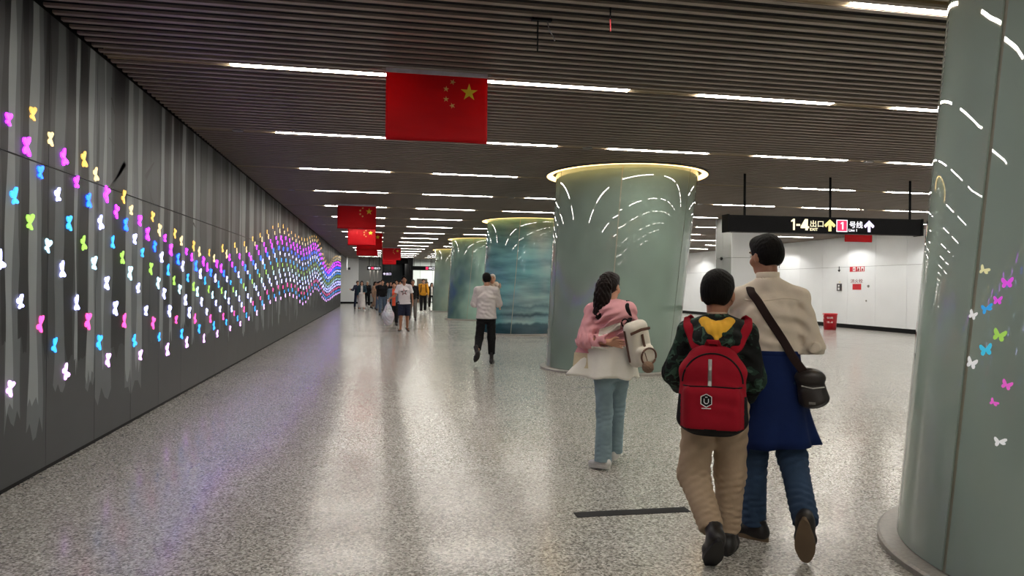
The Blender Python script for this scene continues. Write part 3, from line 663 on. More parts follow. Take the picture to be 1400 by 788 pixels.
MB().box((-.08, -.02, -.02), (.08, .02, .01)).build('bracket', M['black'], t)
MB().tube([(-.03, 0, -.02), (-.03, 0, -.26)], .006).build('rod', M['black'], t); MB().tube([(.05, 0, -.02), (.06, 0, -.08), (.10, 0, -.14), (.11, 0, -.17)], .005).build('wire', M['steel'], t)
t = thing('ceiling_wire', 'short thin wire with a red end hanging from the slats', 'wire', (1.72, 5.2, CEIL))
MB().tube([(0, 0, .03), (0, 0, -.08)], .006).build('rod', M['black'], t); MB().tube([(0, 0, -.078), (0.003, 0, -.17)], .005).build('red_tip', M['red_paint'], t)
t = thing('ceiling_camera', 'far slim white camera pole hanging before the white far wall', 'camera', (-2.35, 55.6, CEIL))
MB().tube([(0, 0, .05), (0, 0, -.95), (.1, 0, -.97)], .03).build('pole', M['sign_white'], t); MB().box((.08, -.1, -.98), (.24, .1, -.8)).build('camera_body', M['black'], t)

# ------------------------------------------------------------------ figures: volumes blended on a grid, then skinned
class Vol:
    def __init__(s, h): s.h = h; s.p = []
    def cone(s, a, b, ra, rb, side=(1, 0, 0), k=0.02, flat=False, op='u'):
        a = np.array(a, float); b = np.array(b, float); ra = np.array(ra if isinstance(ra, (tuple, list)) else (ra, ra), float); rb = np.array(rb if isinstance(rb, (tuple, list)) else (rb, rb), float)
        L = max(np.linalg.norm(b - a), 1e-6); ax = (b - a) / L; sd = np.array(side, float); u = sd - ax * (sd @ ax)
        if np.linalg.norm(u) < 1e-4: u = np.cross(ax, (0.3, 0.8, 0.5))
        u /= np.linalg.norm(u); v = np.cross(ax, u)
        def fn(X, Y, Z):
            px, py, pz = X - a[0], Y - a[1], Z - a[2]; t = px * ax[0] + py * ax[1] + pz * ax[2]; tc = np.clip(t / L, 0, 1)
            pu = px * u[0] + py * u[1] + pz * u[2]; pv = px * v[0] + py * v[1] + pz * v[2]
            rx = ra[0] + (rb[0] - ra[0]) * tc; ry = ra[1] + (rb[1] - ra[1]) * tc; mn = np.minimum(rx, ry); ov = t - tc * L
            if flat: return np.maximum((np.sqrt((pu / rx) ** 2 + (pv / ry) ** 2) - 1) * mn, np.abs(ov) - 0.002)
            return (np.sqrt((pu / rx) ** 2 + (pv / ry) ** 2 + (ov / mn) ** 2) - 1) * mn
        R = max(ra.max(), rb.max()); s.p.append((fn, np.minimum(a, b) - R, np.maximum(a, b) + R, k, op)); return s
    def chain(s, pts, rs, k=0.02, side=(1, 0, 0)):
        for i in range(len(pts) - 1): s.cone(pts[i], pts[i + 1], rs[i], rs[i + 1], side, k)
        return s
    def ell(s, c, r, R=None, k=0.02, op='u'):
        c = np.array(c, float); r = np.array(r, float); R = np.eye(3) if R is None else np.array(R, float)
        def fn(X, Y, Z):
            p = (X - c[0], Y - c[1], Z - c[2]); q = 0
            for i in range(3): q = q + ((p[0] * R[0, i] + p[1] * R[1, i] + p[2] * R[2, i]) / r[i]) ** 2
            return (np.sqrt(q) - 1) * r.min()
        m = r.max(); s.p.append((fn, c - m, c + m, k, op)); return s
    def box(s, c, half, rad, R=None, k=0.02, op='u'):
        c = np.array(c, float); hf = np.array(half, float) - rad; R = np.eye(3) if R is None else np.array(R, float)
        def fn(X, Y, Z):
            p = (X - c[0], Y - c[1], Z - c[2]); q = [np.abs(p[0] * R[0, i] + p[1] * R[1, i] + p[2] * R[2, i]) - hf[i] for i in range(3)]
            return np.sqrt(sum(np.maximum(e, 0) ** 2 for e in q)) + np.minimum(np.maximum(np.maximum(q[0], q[1]), q[2]), 0) - rad
        m = np.linalg.norm(np.array(half)); s.p.append((fn, c - m, c + m, k, op)); return s
    def plane(s, c, n, lo=None, hi=None):
        c = np.array(c, float); n = np.array(n, float); n /= np.linalg.norm(n)
        fn = lambda X, Y, Z: (X - c[0]) * n[0] + (Y - c[1]) * n[1] + (Z - c[2]) * n[2]
        s.p.append((fn, np.array(lo if lo is not None else (-9, -9, -9), float), np.array(hi if hi is not None else (9, 9, 9), float), 0, 'keep')); return s
    def fold(s, c, d, wave, amp, sig, ph=0.0):
        c = np.array(c, float); d = np.array(d, float); d /= np.linalg.norm(d); q = np.cross(d, (0.31, 0.62, 0.72))
        def fn(X, Y, Z):
            a, b, e = X - c[0], Y - c[1], Z - c[2]; r2 = a * a + b * b + e * e
            return amp * np.sin((a * d[0] + b * d[1] + e * d[2]) * (6.283 / wave) + 1.3 * np.sin((a * q[0] + b * q[1] + e * q[2]) * (2.6 / wave)) + ph) * np.exp(-r2 / (2 * sig * sig))
        s.p.append((fn, c - 2.5 * sig, c + 2.5 * sig, 0, 'fold')); return s
    def build(s, name, m, parent, pick=None):
        h = s.h; U = [p for p in s.p if p[4] == 'u']; lo = np.min([p[1] for p in U], 0) - 3 * h; hi = np.max([p[2] for p in U], 0) + 3 * h
        n = np.ceil((hi - lo) / h).astype(int) + 1; F = np.full(n, 0.2, np.float32); g = [lo[i] + h * np.arange(n[i]) for i in range(3)]
        for fn, a, b, k, op in s.p:
            pad = k + 3 * h; i0 = np.clip(((a - pad - lo) / h).astype(int), 0, n); i1 = np.clip(((b + pad - lo) / h).astype(int) + 2, 0, n)
            if (i1 <= i0).any(): continue
            sl = tuple(slice(i0[i], i1[i]) for i in range(3)); X = g[0][sl[0]][:, None, None]; Y = g[1][sl[1]][None, :, None]; Z = g[2][sl[2]][None, None, :]
            d = fn(X, Y, Z); f = F[sl]
            if op == 'u':
                if k <= 0: F[sl] = np.minimum(f, d)
                else: w_ = np.clip(0.5 + 0.5 * (f - d) / k, 0, 1); F[sl] = f + (d - f) * w_ - k * w_ * (1 - w_)
            elif op == 'cut': F[sl] = np.maximum(f, -d)
            elif op == 'keep': F[sl] = np.maximum(f, d)
            else: F[sl] = f + d
        F[0] = F[-1] = 0.2; F[:, 0] = F[:, -1] = 0.2; F[:, :, 0] = F[:, :, -1] = 0.2
        V, Q = nets(F, lo, h)
        me = bpy.data.meshes.new(name); nv, nq = len(V), len(Q)
        me.vertices.add(nv); me.vertices.foreach_set('co', V.astype(np.float32).ravel()); me.loops.add(nq * 4); me.loops.foreach_set('vertex_index', Q.astype(np.int32).ravel())
        me.polygons.add(nq); me.polygons.foreach_set('loop_start', np.arange(0, nq * 4, 4, dtype=np.int32)); me.polygons.foreach_set('loop_total', np.full(nq, 4, np.int32))
        for q in (m if isinstance(m, (list, tuple)) else [m]): me.materials.append(q)
        if pick is not None: me.polygons.foreach_set('material_index', pick(V[Q].mean(1)).astype(np.int32))
        me.polygons.foreach_set('use_smooth', np.ones(nq, bool)); me.update(calc_edges=True)
        return link(name, me, parent)
def nets(F, lo, h):
    S = F < 0; n = np.array(F.shape); c = S[:-1, :-1, :-1].astype(np.int8) * 0
    offs = [(i, j, k) for i in (0, 1) for j in (0, 1) for k in (0, 1)]
    sl = lambda o: tuple(slice(o[i], n[i] - 1 + o[i]) for i in range(3))
    for o in offs: c = c + S[sl(o)]
    idx = np.argwhere((c > 0) & (c < 8)); ids = np.full(n - 1, -1, np.int32); ids[tuple(idx.T)] = np.arange(len(idx))
    val = {o: F[tuple((idx + o).T)] for o in offs}; acc = np.zeros((len(idx), 3)); cnt = np.zeros(len(idx))
    for o in offs:
        for ax in range(3):
            if o[ax]: continue
            p = tuple(1 if i == ax else o[i] for i in range(3)); a, b = val[o], val[p]; m = (a < 0) != (b < 0)
            t = np.where(m, a / np.where(m, a - b, 1), 0); pos = np.array(o, float)[None] + np.zeros((len(idx), 3)); pos[:, ax] += t; acc[m] += pos[m]; cnt[m] += 1
    V = lo + h * (idx + acc / cnt[:, None]); Q = []
    for ax in range(3):
        b1, b2 = (ax + 1) % 3, (ax + 2) % 3; A = np.take(S, range(0, n[ax] - 1), ax); B = np.take(S, range(1, n[ax]), ax); e = np.argwhere(A != B)
        ok = (e[:, b1] > 0) & (e[:, b2] > 0) & (e[:, b1] < n[b1] - 1) & (e[:, b2] < n[b2] - 1); e = e[ok]; fl_ = A[tuple(e.T)]
        def at(d1, d2): q = e.copy(); q[:, b1] -= d1; q[:, b2] -= d2; return ids[tuple(q.T)]
        q = np.stack([at(1, 1), at(0, 1), at(0, 0), at(1, 0)], 1); q[~fl_] = q[~fl_][:, ::-1]; Q.append(q)
    return V, np.concatenate(Q)
def rotm(yaw=0, pitch=0, roll=0):
    return np.array(Matrix.Rotation(yaw, 3, 'Z') @ Matrix.Rotation(pitch, 3, 'X') @ Matrix.Rotation(roll, 3, 'Y'))
D2R = math.radians
def unit(v): v = np.array(v, float); return v / np.linalg.norm(v)

def skeleton(H, P):
    s = H / 1.75; J = {'s': s, 'H': H}; lean = P.get('lean', 0.03)
    th, sh, ank = 0.435 * s, 0.415 * s, 0.085 * s; hw = P.get('hipw', 0.088) * s
    low = []
    for c, sg in (('L', -1), ('R', 1)):
        f, o, kn, o2 = P.get('leg' + c, (0, 3, 4, 2)); f, o, o2 = D2R(f), D2R(o), D2R(o2); g = f - D2R(kn)
        hip = np.array([sg * hw, 0, 0]); knee = hip + th * unit((sg * math.sin(o), math.sin(f), -math.cos(f))); an = knee + sh * unit((sg * math.sin(o2), math.sin(g), -math.cos(g)))
        fp, fy = P.get('foot' + c, (0, 8)); fp, fy = D2R(fp), D2R(fy) * sg
        d = np.array([math.sin(fy) * math.cos(fp), math.cos(fy) * math.cos(fp), -math.sin(fp)]); up = np.array([math.sin(fy) * math.sin(fp), math.cos(fy) * math.sin(fp), math.cos(fp)])
        J['hip' + c], J['knee' + c], J['ank' + c], J['fd' + c], J['fu' + c] = hip, knee, an, d, up
        low += [(an - up * ank + d * 0.17 * s)[2], (an - up * ank - d * 0.06 * s)[2]]
    dz = -min(low) + P.get('lift', 0.0)
    for k in ('hip', 'knee', 'ank'):
        for c in 'LR': J[k + c][2] += dz
    zp = dz; J['ah'] = ank; tw = P.get('twist', 0.0)
    R = rotm(tw, -lean, P.get('tilt', 0.0)); J['pel'] = np.array([0, 0, zp + 0.03 * s]); J['R'] = R
    b = lambda x, y, z: J['pel'] + R @ (np.array([x, y, z]) * s)
    J['waist'] = b(0, .0, .15); J['chest'] = b(0, -.005, .34); J['c7'] = b(0, -.02, .51); J['top'] = b
    sw = P.get('shw', 0.175)
    for c, sg in (('L', -1), ('R', 1)):
        p = b(sg * sw, -.01, .455 + P.get('shz' + c, 0)); J['sh' + c] = p; a1, a2 = P.get('arm' + c, ((sg * .15, .02, -1), (sg * .05, .15, -1)))
        J['el' + c] = p + unit(a1) * 0.285 * s; J['wr' + c] = J['el' + c] + unit(a2) * 0.245 * s; J['hd' + c] = unit(P.get('hand' + c, a2)); J['hn' + c] = unit(P.get('palm' + c, (-sg, 0, 0.0)))
        J['curl' + c] = P.get('curl' + c, 0.35)
    hy, hp, hr = P.get('head', (0, 0, 0)); J['hR'] = rotm(hy, hp, hr); J['hc'] = J['c7'] + R @ (np.array([0, .03, .165]) * s) + J['hR'] @ np.array([0, .01, 0])
    J['hs'] = P.get('heads', 1.0) * (0.5 + 0.5 * s)
    return J
def head_pt(J, x, y, z): return J['hc'] + J['hR'] @ (np.array([x, y, z]) * J['hs'])
def add_head(V, J):
    R, q = J['hR'], J['hs']; e = lambda c, r, k=.015, op='u': V.ell(head_pt(J, *c), np.array(r) * q, R, k, op)
    e((0, -.008, .03), (.074, .092, .088)); e((0, .035, -.03), (.056, .055, .075), .03); e((0, .055, -.085), (.032, .028, .022), .03)
    V.cone(head_pt(J, 0, .085, .012), head_pt(J, 0, .103, -.03), .009 * q, .014 * q, R[:, 0], .012)
    for g in (-1, 1):
        e((g * .034, .098, .012), (.02, .012, .011), .01, 'cut') if False else None
        e((g * .076, -.005, -.012), (.012, .02, .032), .008); e((g * .046, .06, -.03), (.022, .02, .022), .02); e((g * .03, .082, .03), (.024, .010, .007), .012)
    e((0, .093, -.062), (.02, .008, .006), .006); e((0, .090, -.071), (.017, .008, .006), .006)
    V.cone(J['c7'] + J['R'] @ (np.array([0, .012, -.06]) * J['s']), head_pt(J, 0, -.01, -.06), .058 * J['s'], .052 * q, (1, 0, 0), .025)
def add_hand(V, w_, d, n, sg, s, curl):
    d = unit(d); n = unit(np.array(n) - d * (np.array(n) @ d)); l = np.cross(d, n) ; l = l if l @ l > 0 else np.array([1, 0, 0.])
    V.cone(w_ - d * .01, w_ + d * .03 * s, (.024 * s, .019 * s), (.034 * s, .016 * s), l, .012); V.cone(w_ + d * .03 * s, w_ + d * .085 * s, (.036 * s, .015 * s), (.040 * s, .014 * s), l, .01)
    for i, (o, L) in enumerate(((-.030, .070), (-.010, .080), (.011, .074), (.030, .058))):
        p = w_ + d * (.088 - abs(o) * .15) * s + l * o * s; a = curl * (0.8 + 0.12 * i)
        for j, f in enumerate((.45, .32, .23)):
            dd = unit(d * math.cos(a) + n * math.sin(a) + l * o * 0.9 * (1 - curl)); q = p + dd * L * f * s; V.cone(p, q, (.0092 - .0009 * j) * s, (.0085 - .0009 * j) * s, l, .004); p = q; a += curl * 1.1
    th = -1 if sg > 0 else 1
    p = w_ + d * .028 * s - l * .028 * s; dd = unit(d * .75 - l * .6 + n * .35); q = p + dd * .045 * s; V.cone(p, q, .0125 * s, .0105 * s, l, .01); q2 = q + unit(d * .9 - l * .2 + n * (.3 + curl)) * .032 * s; V.cone(q, q2, .0100 * s, .0078 * s, l, .004)
def add_body(V, J, legs=True):
    s = J['s']; b = J['top']; X = J['R'][:, 0]
    V.cone(J['pel'], J['waist'], (.145 * s, .10 * s), (.125 * s, .088 * s), X); V.cone(J['waist'], J['chest'], (.125 * s, .088 * s), (.145 * s, .10 * s), X); V.cone(J['chest'], b(0, -.01, .385), (.135 * s, .095 * s), (.10 * s, .062 * s), X)
    V.cone(J['shL'], J['shR'], .036 * s, .036 * s, (0, 1, 0), .03)
    for c, sg in (('L', -1), ('R', 1)):
        V.cone(J['c7'], J['sh' + c], .036 * s, .036 * s, (0, 1, 0), .02)
        V.chain([J['sh' + c], J['el' + c], J['wr' + c]], [.040 * s, .036 * s, .026 * s]); add_hand(V, J['wr' + c], J['hd' + c], J['hn' + c], sg, s, J['curl' + c])
        m = (J['knee' + c] + J['ank' + c]) / 2 + (J['knee' + c] - J['ank' + c]) * .18; back = -J['R'][:, 1] * .012 * s
        V.cone(J['pel'], J['hip' + c], .095 * s, .088 * s, (1, 0, 0), .03); V.chain([J['hip' + c], J['knee' + c], m + back, J['ank' + c]], [.085 * s, .055 * s, .052 * s, .036 * s], .025)
        f, u = J['fd' + c], J['fu' + c]; a = J['ank' + c]; V.cone(a - u * .045 * s - f * .03 * s, a - u * .055 * s + f * .13 * s, (.030 * s, .026 * s), (.034 * s, .016 * s), np.cross(f, u), .02)
    add_head(V, J)
def face(root, J, m_brow=None):
    for g in (-1, 1):
        V = MB(); c = head_pt(J, g * .033, .083, .008); R = J['hR'] * J['hs']
        for (rx, ry, rz, off, mi) in ((.014, .006, .0065, 0, 0), (.006, .004, .006, .0035, 1)):
            vs = []; fs = []; n, m = 10, 6
            for i in range(m + 1):
                for k in range(n):
                    a, bb = math.pi * i / m, 2 * math.pi * k / n; vs.append(c + R @ np.array([rx * math.sin(a) * math.cos(bb), off + ry * math.sin(a) * math.sin(bb), rz * math.cos(a)]))
            for i in range(m):
                for k in range(n): fs.append((i * n + k, (i + 1) * n + k, (i + 1) * n + (k + 1) % n, i * n + (k + 1) % n))
            V.add(vs, fs, mi)
        V.build('eye', [M['eye_white'], M['eye_dark']], root, True)
        MB().tube([head_pt(J, g * .016, .094, .032), head_pt(J, g * .034, .094, .037), head_pt(J, g * .052, .080, .030)], .0035 * J['hs'], 6).build('eyebrow', m_brow or M['hair'], root, True)
    MB().tube([head_pt(J, -.022, .090, -.066), head_pt(J, 0, .099, -.065), head_pt(J, .022, .090, -.066)], [.002, .0045, .002], 8).build('mouth', M['lips'], root, True)
def hair_cap(root, J, h, m, style='short'):
    V = Vol(h); R, q = J['hR'], J['hs']
    V.ell(head_pt(J, 0, -.012, .04), np.array((.084, .102, .094)) * q, R, .02); V.ell(head_pt(J, 0, -.045, -.005), np.array((.076, .062, .072)) * q, R, .03)
    V.ell(head_pt(J, 0, .05, .085), np.array((.062, .045, .04)) * q, R, .03)
    V.ell(head_pt(J, 0, .118, -.005), np.array((.088, .080, .092)) * q, R, 0, 'cut')
    for g in (-1, 1): V.ell(head_pt(J, g * .085, .035, -.03), np.array((.03, .045, .045)) * q, R, 0, 'cut')
    if style == 'short': V.ell(head_pt(J, 0, -.06, -.13), np.array((.12, .10, .07)) * q, R, 0, 'cut')
    if style in ('long', 'bob'):
        L = .30 if style == 'long' else .14
        for g in (-1, 0, 1): V.chain([head_pt(J, g * .055, -.035, .02), head_pt(J, g * .066, -.055, -.08), head_pt(J, g * .05, -.07 - .02 * (L > .2), -.05 - L)], [.045 * q, .042 * q, .024 * q], .04)
    for i in range(10): V.fold(head_pt(J, .05 * math.sin(i * 2.4), -.06 + .01 * i, .08 - .014 * i), R @ np.array((math.cos(i), .3, math.sin(i))), .022, .0035, .035, i)
    return V.build('hair', m, root)
def shoes(root, J, h, m, sole_m, boot=0.0, bulk=1.0):
    s = J['s'] * bulk
    for c in 'LR':
        f, u, a = J['fd' + c], J['fu' + c], J['ank' + c]; l = np.cross(f, u); z = J['ah']; P = lambda x, y, zz: a + l * x * s + f * y * s + u * (zz * J['s'] - z)
        V = Vol(h); V.cone(P(0, -.045, .048), P(0, .07, .043), (.041 * s, .046 * s), (.048 * s, .036 * s), l, .02); V.cone(P(0, .07, .043), P(0, .155, .036), (.048 * s, .036 * s), (.040 * s, .024 * s), l, .02)
        V.cone(P(0, -.015, .05), P(0, -.015, .098 + boot), (.040 * s, .050 * s), (.043 * s, .052 * s), l, .02)
        V.plane(P(0, 0, .014), -u); V.plane(P(0, -.01, .108 + boot), u, P(0, -.01, .1 + boot) - .1, P(0, -.01, .1 + boot) + .1)
        o = V.build('shoe', m, root)
        out = []
        for k in range(28):
            t = 2 * math.pi * k / 28; y = .055 + .140 * math.sin(t); x = math.cos(t) * (.036 + .014 * min(max((y + .02) / .12, 0), 1) * (1 if y < .12 else .85)); out.append((x * s, y * s))
        mb = MB(); mb.prism(out, P(0, 0, 0), l, f, .022 * s); mb.build('sole', sole_m, o)
        if boot == 0:
            mb = MB()
            for k in range(3): y0 = .055 + .022 * k; mb.tube([P(-.022, y0, .083 - .011 * k), P(0, y0 + .008, .091 - .012 * k), P(.022, y0, .083 - .011 * k)], .003 * s, 5)
            mb.build('laces', sole_m, o)
def trousers(root, J, h, m, rt=.1, rk=.075, ra=.058, hem=.0, waist=.16, folds=1.0, name='trousers', upto=None, pick=None, crotch=.12):
    s = J['s']; V = Vol(h); X = J['R'][:, 0]; b = J['top']
    V.cone(J['pel'] - np.array([0, 0, .05 * s]), b(0, 0, .11), (waist * s, .125 * s), ((waist - .02) * s, .108 * s), X, .03, False)
    V.ell(J['pel'] + np.array([0, -.055 * s, -.06 * s]), (.125 * s, .08 * s, .09 * s), None, .04)
    for i, c in enumerate('LR'):
        hp, kn, an = J['hip' + c], J['knee' + c], J['ank' + c]; d = unit(an - kn); end = an + d * hem * s
        if upto == 'knee': end = kn - unit(kn - hp) * hem * s; V.cone(hp, end, rt * s, (rk * s), X, .035); V.plane(end, unit(kn - hp), end - .16 * s, end + .16 * s)
        else:
            V.chain([hp, kn, end], [rt * s, rk * s, ra * s], .035); V.plane(end - d * .012, d, end - .12 * s, end + .12 * s)
            for j in range(3): V.fold(kn + d * (.02 + .03 * j) * s, d + np.array((.35 * (-1) ** j, .2, 0)), .045 * s, .007 * folds * s, .06 * s, j + i)
            for j in range(3): V.fold(end - d * (.05 + .05 * j) * s, d + np.array((.3 * (-1) ** (j + i), .1, 0)), .038 * s, .008 * folds * s, .05 * s, 2 * j + i)
        V.fold(hp - np.array([0, .05 * s, .02]), np.array((.5 * (1 - 2 * i), .1, 1)), .06 * s, .007 * folds * s, .09 * s, i); V.fold(hp + (kn - hp) * .5, unit(kn - hp) + np.array((.5, 0, 0)), .09 * s, .006 * folds * s, .1 * s, i)
    V.plane(b(0, 0, .115), J['R'][:, 2]); return V.build(name, m, root, pick)
def upper(root, J, h, m, hem=-.05, wid=(.178, .168, .186), dep=(.125, .12, .125), sleeve='long', rs=(.072, .06, .045), folds=1.0, flare=0.0, name='shirt', pick=None, extra=None):
    s = J['s']; V = Vol(h); b = J['top']; X = J['R'][:, 0]; Zv = J['R'][:, 2]
    V.cone(b(0, 0, hem), J['waist'], ((wid[0] + flare) * s, (dep[0] + flare * .7) * s), (wid[1] * s, dep[1] * s), X, .03); V.cone(J['waist'], J['chest'], (wid[1] * s, dep[1] * s), (wid[2] * s, dep[2] * s), X, .03)
    V.cone(J['chest'], b(0, -.015, .405), (wid[2] * s, dep[2] * s), ((wid[2] - .05) * s, .085 * s), X, .03); V.cone(J['shL'], J['shR'], rs[0] * .85 * s, rs[0] * .85 * s, (0, 1, 0), .04)
    for i, (c, sg) in enumerate((('L', -1), ('R', 1))):
        V.cone(J['c7'] + Zv * .0, J['sh' + c], .060 * s, rs[0] * .9 * s, (0, 1, 0), .03); S, E, W = J['sh' + c], J['el' + c], J['wr' + c]; d1, d2 = unit(E - S), unit(W - E)
        if sleeve == 'short': V.cone(S, S + d1 * .05 * s, rs[0] * s, rs[0] * s, (0, 1, 0), .03); V.cone(S + d1 * .03 * s, S + d1 * .215 * s, rs[0] * s, (rs[1] + .008) * s, (0, 1, 0), .015, True)
        else:
            V.cone(S, E, rs[0] * s, rs[1] * s, (1, 0, 0), .03); V.cone(E, E + d2 * .03 * s, rs[1] * s, rs[1] * s, (1, 0, 0), .02); V.cone(E + d2 * .01 * s, W - d2 * (.012 if sleeve == 'long' else .09) * s, rs[1] * s, rs[2] * s, (1, 0, 0), .015, True)
            for j in range(3): V.fold(E + d2 * (.03 * j - .02) * s, d2 + np.array((0, .3, .3 * (-1) ** j)), .04 * s, .007 * folds * s, .05 * s, j)
        V.fold(S + d1 * .08 * s, unit(np.array((sg, 0, .6))), .06 * s, .006 * folds * s, .07 * s, i); V.fold(b(sg * .12, -.1, .36), np.array((sg * .5, 0, 1)), .085 * s, .006 * folds * s, .09 * s, i)
    V.fold(b(0, -.1, .12), np.array((.4, 0, 1)), .08 * s, .006 * folds * s, .11 * s); V.fold(b(.07, -.1, .0), np.array((.8, 0, .7)), .07 * s, .006 * folds * s, .09 * s); V.fold(b(-.07, .1, .1), np.array((.4, 0, 1)), .08 * s, .006 * folds * s, .11 * s); V.fold(b(-.06, -.1, .24), np.array((-.5, 0, 1)), .1 * s, .005 * folds * s, .1 * s)
    V.plane(b(0, 0, hem), -Zv, b(-.4, -.35, hem - .3), b(.4, .35, hem + .12))
    if extra: extra(V, b, s)
    V.cone(J['c7'] - Zv * .03, J['c7'] + Zv * .20 + J['R'][:, 1] * .02, .052 * s, .066 * s, X, 0, False, 'cut')
    return V.build(name, m, root, pick)
def collar(root, J, m, r=.062, hgt=.04):
    s = J['s']; R = J['R']; vs = []; n = 28; prof = [(r * 1.0, -.01), (r * 1.03, hgt), (r * .96, hgt + .004), (r * .92, -.01)]
    for q, z in prof:
        for k in range(n):
            a = 2 * math.pi * k / n; vs.append(J['c7'] + R @ (np.array([q * math.cos(a), .012 + q * 1.05 * math.sin(a), z + .018 - .022 * max(math.sin(a), 0)]) * s))
    fs = [(i * n + k, i * n + (k + 1) % n, ((i + 1) % 4) * n + (k + 1) % n, ((i + 1) % 4) * n + k) for i in range(4) for k in range(n)]
    return MB().add(vs, fs).build('collar', m, root, True)
def sheet(root, name, m, rings, thick=.006, closed=True):
    # cloth skin through rings of points, given real thickness
    n = len(rings[0]); vs = [p for r in rings for p in r]; fs = []
    for i in range(len(rings) - 1):
        for k in range(n if closed else n - 1): fs.append((i * n + k, i * n + (k + 1) % n, (i + 1) * n + (k + 1) % n, (i + 1) * n + k))
    o = MB().add(vs, fs).build(name, m, root, True); md = o.modifiers.new('thickness', 'SOLIDIFY'); md.thickness = thick; md.offset = 0; return o

# ------------------------------------------------------------------ people
from mathutils.bvhtree import BVHTree
C = {}
def cm(key, rgb, **k):
    if key not in C: C[key] = cloth(key, srgb(*rgb), **k)
    return C[key]
black_rub = plain('black rubber', srgb(26, 25, 25), .6); white_rub = plain('white rubber', srgb(206, 204, 198), .6); tan_rub = plain('tan rubber sole', srgb(112, 92, 70), .7)
black_lea = plain('black leather', srgb(30, 27, 26), .42, 0, .2, 30); white_lea = plain('white leather', srgb(214, 212, 208), .5)
def person(label, loc, rz, H, P, h=0.014, skin='skin', group=None, name='person', cat='person', hair=('short', 'hair'), bodyh=None):
    t = thing(name, label, cat, loc, rz, group); J = skeleton(H, P)
    V = Vol(bodyh or h); add_body(V, J); V.build('body', M[skin], t); face(t, J)
    if hair: hair_cap(t, J, h, M[hair[1]] if isinstance(hair[1], str) else hair[1], hair[0])
    return t, J
def surface(o):
    me = o.data; return BVHTree.FromPolygons([v.co for v in me.vertices], [tuple(p.vertices) for p in me.polygons])
def lay(tree, pts, off=0.006, d=(0, 1, 0), back=1.0):
    # points dropped onto a garment along d
    d = Vector(d).normalized(); out = []
    for p in pts:
        hit = tree.ray_cast(Vector(p) - d * back, d); out.append((hit[0] - d * off) if hit[0] else Vector(p))
    return out
def smooth_path(pts, n=5):
    P = [np.array(p, float) for p in pts]; out = []
    for i in range(len(P) - 1):
        a, b, c, d = P[max(i - 1, 0)], P[i], P[i + 1], P[min(i + 2, len(P) - 1)]
        for k in range(n):
            t = k / n; out.append(.5 * (2 * b + (c - a) * t + (2 * a - 5 * b + 4 * c - d) * t * t + (3 * b - a - 3 * c + d) * t ** 3))
    return out + [P[-1]]

# the man in the cream shirt
rz = -math.radians(31)
t, J = person('tall man in cream shirt and navy waist wrap walking beside the boy', (2.315, 3.89, 0), rz, 1.82,
    dict(legL=(1, 0, 2, -1), legR=(-2, 4, 46, 9), footL=(0, 62), footR=(63, 6), armL=((.03, .3, -.95), (.15, .9, -.35)), armR=((.25, -.04, -.95), (-.4, .9, -.1)), head=(D2R(42), D2R(-6), 0), lean=.04, tilt=-.04, shw=.165, shzR=-.03, shzL=-.02), .008, 'skin_tan', None, bodyh=.0065)
s = J['s']
trousers(t, J, .008, cm('dark blue denim', (52, 72, 98)), .094, .076, .066, .02, folds=1.0)
sh = upper(t, J, .008, cm('cream shirt cotton', (222, 208, 190), var=.05), .105, (.162, .162, .178), (.122, .118, .122), 'long', (.054, .060, .05), 1.3)
collar(t, J, C['cream shirt cotton'], .064, .045)
bvh = surface(sh)
MB().tube(lay(bvh, [(x, 0, 1.44 + .01 * math.sin(x * 20)) for x in np.linspace(-.15, .15, 14)], .001), (.004, .002), 8, flat=(0, 1, 0)).build('yoke_seam', C['cream shirt cotton'], t, True)
rings = []
for i in range(13):
    v = i / 12; z0 = 1.14 - .57 * v; ring = []
    for k in range(56):
        a = 2 * math.pi * k / 56; c_, s_ = math.cos(a), math.sin(a); f = 1 + (.02 + .05 * v) * math.sin(7 * a + 1.2) * v + .025 * v * math.sin(13 * a + 2.5 * v)
        rx = .168 + .058 * v + (.05 * v ** 3 if c_ > .6 else 0); ry = .126 + .045 * v
        ring.append((c_ * rx * f - .01, s_ * ry * f - .01, z0 + (-.05 * v ** 2 if c_ < -.5 else 0) + .03 * v * v * max(c_, 0)))
    rings.append(ring)
ap = sheet(t, 'waist_wrap', cm('navy blue cotton', (16, 36, 84), var=.1), rings)
MB().tube([(-.01 + .171 * math.cos(a), -.01 + .129 * math.sin(a), 1.128) for a in np.linspace(0, 2 * math.pi, 40)], (.004, .014), 8, flat=(0, 0, 1)).build('waist_band', C['navy blue cotton'], t, True)
shoes(t, J, .007, black_lea, tan_rub, boot=.01, bulk=1.08)
# his bag: a thing of its own
bg = thing('shoulder_bag', 'dark brown shoulder bag hanging from a strap across the cream shirt', 'bag', t.location, rz)
path = lay(bvh, [(-.112, 0, 1.48), (-.075, 0, 1.43), (-.02, 0, 1.34), (.06, 0, 1.215)], .014)
path = [(-.10, .10, 1.40), (-.125, .05, 1.49), (-.125, -.01, 1.525)] + [tuple(p) for p in path] + [(.122, -.165, 1.11), (.165, -.165, 1.05), (.19, -.15, 1.01)]
MB().tube(smooth_path(path), (.024, .004), 10, flat=(0, 1, 0.0)).build('strap', cm('brown black webbing', (44, 30, 28)), bg, True)
V = Vol(.007); Rb = rotm(0, 0, .12)
V.cone((.21, -.125, .985), (.235, -.125, .875), (.072, .045), (.084, .052)); V.cone((.215, -.16, .93), (.237, -.165, .865), (.055, .022), (.062, .026), k=.01); V.ell((.212, -.135, 1.0), (.084, .056, .055), None, .006)
V.build('bag_body', plain('dark brown leather', srgb(44, 38, 36), .38, 0, .15, 20), bg)
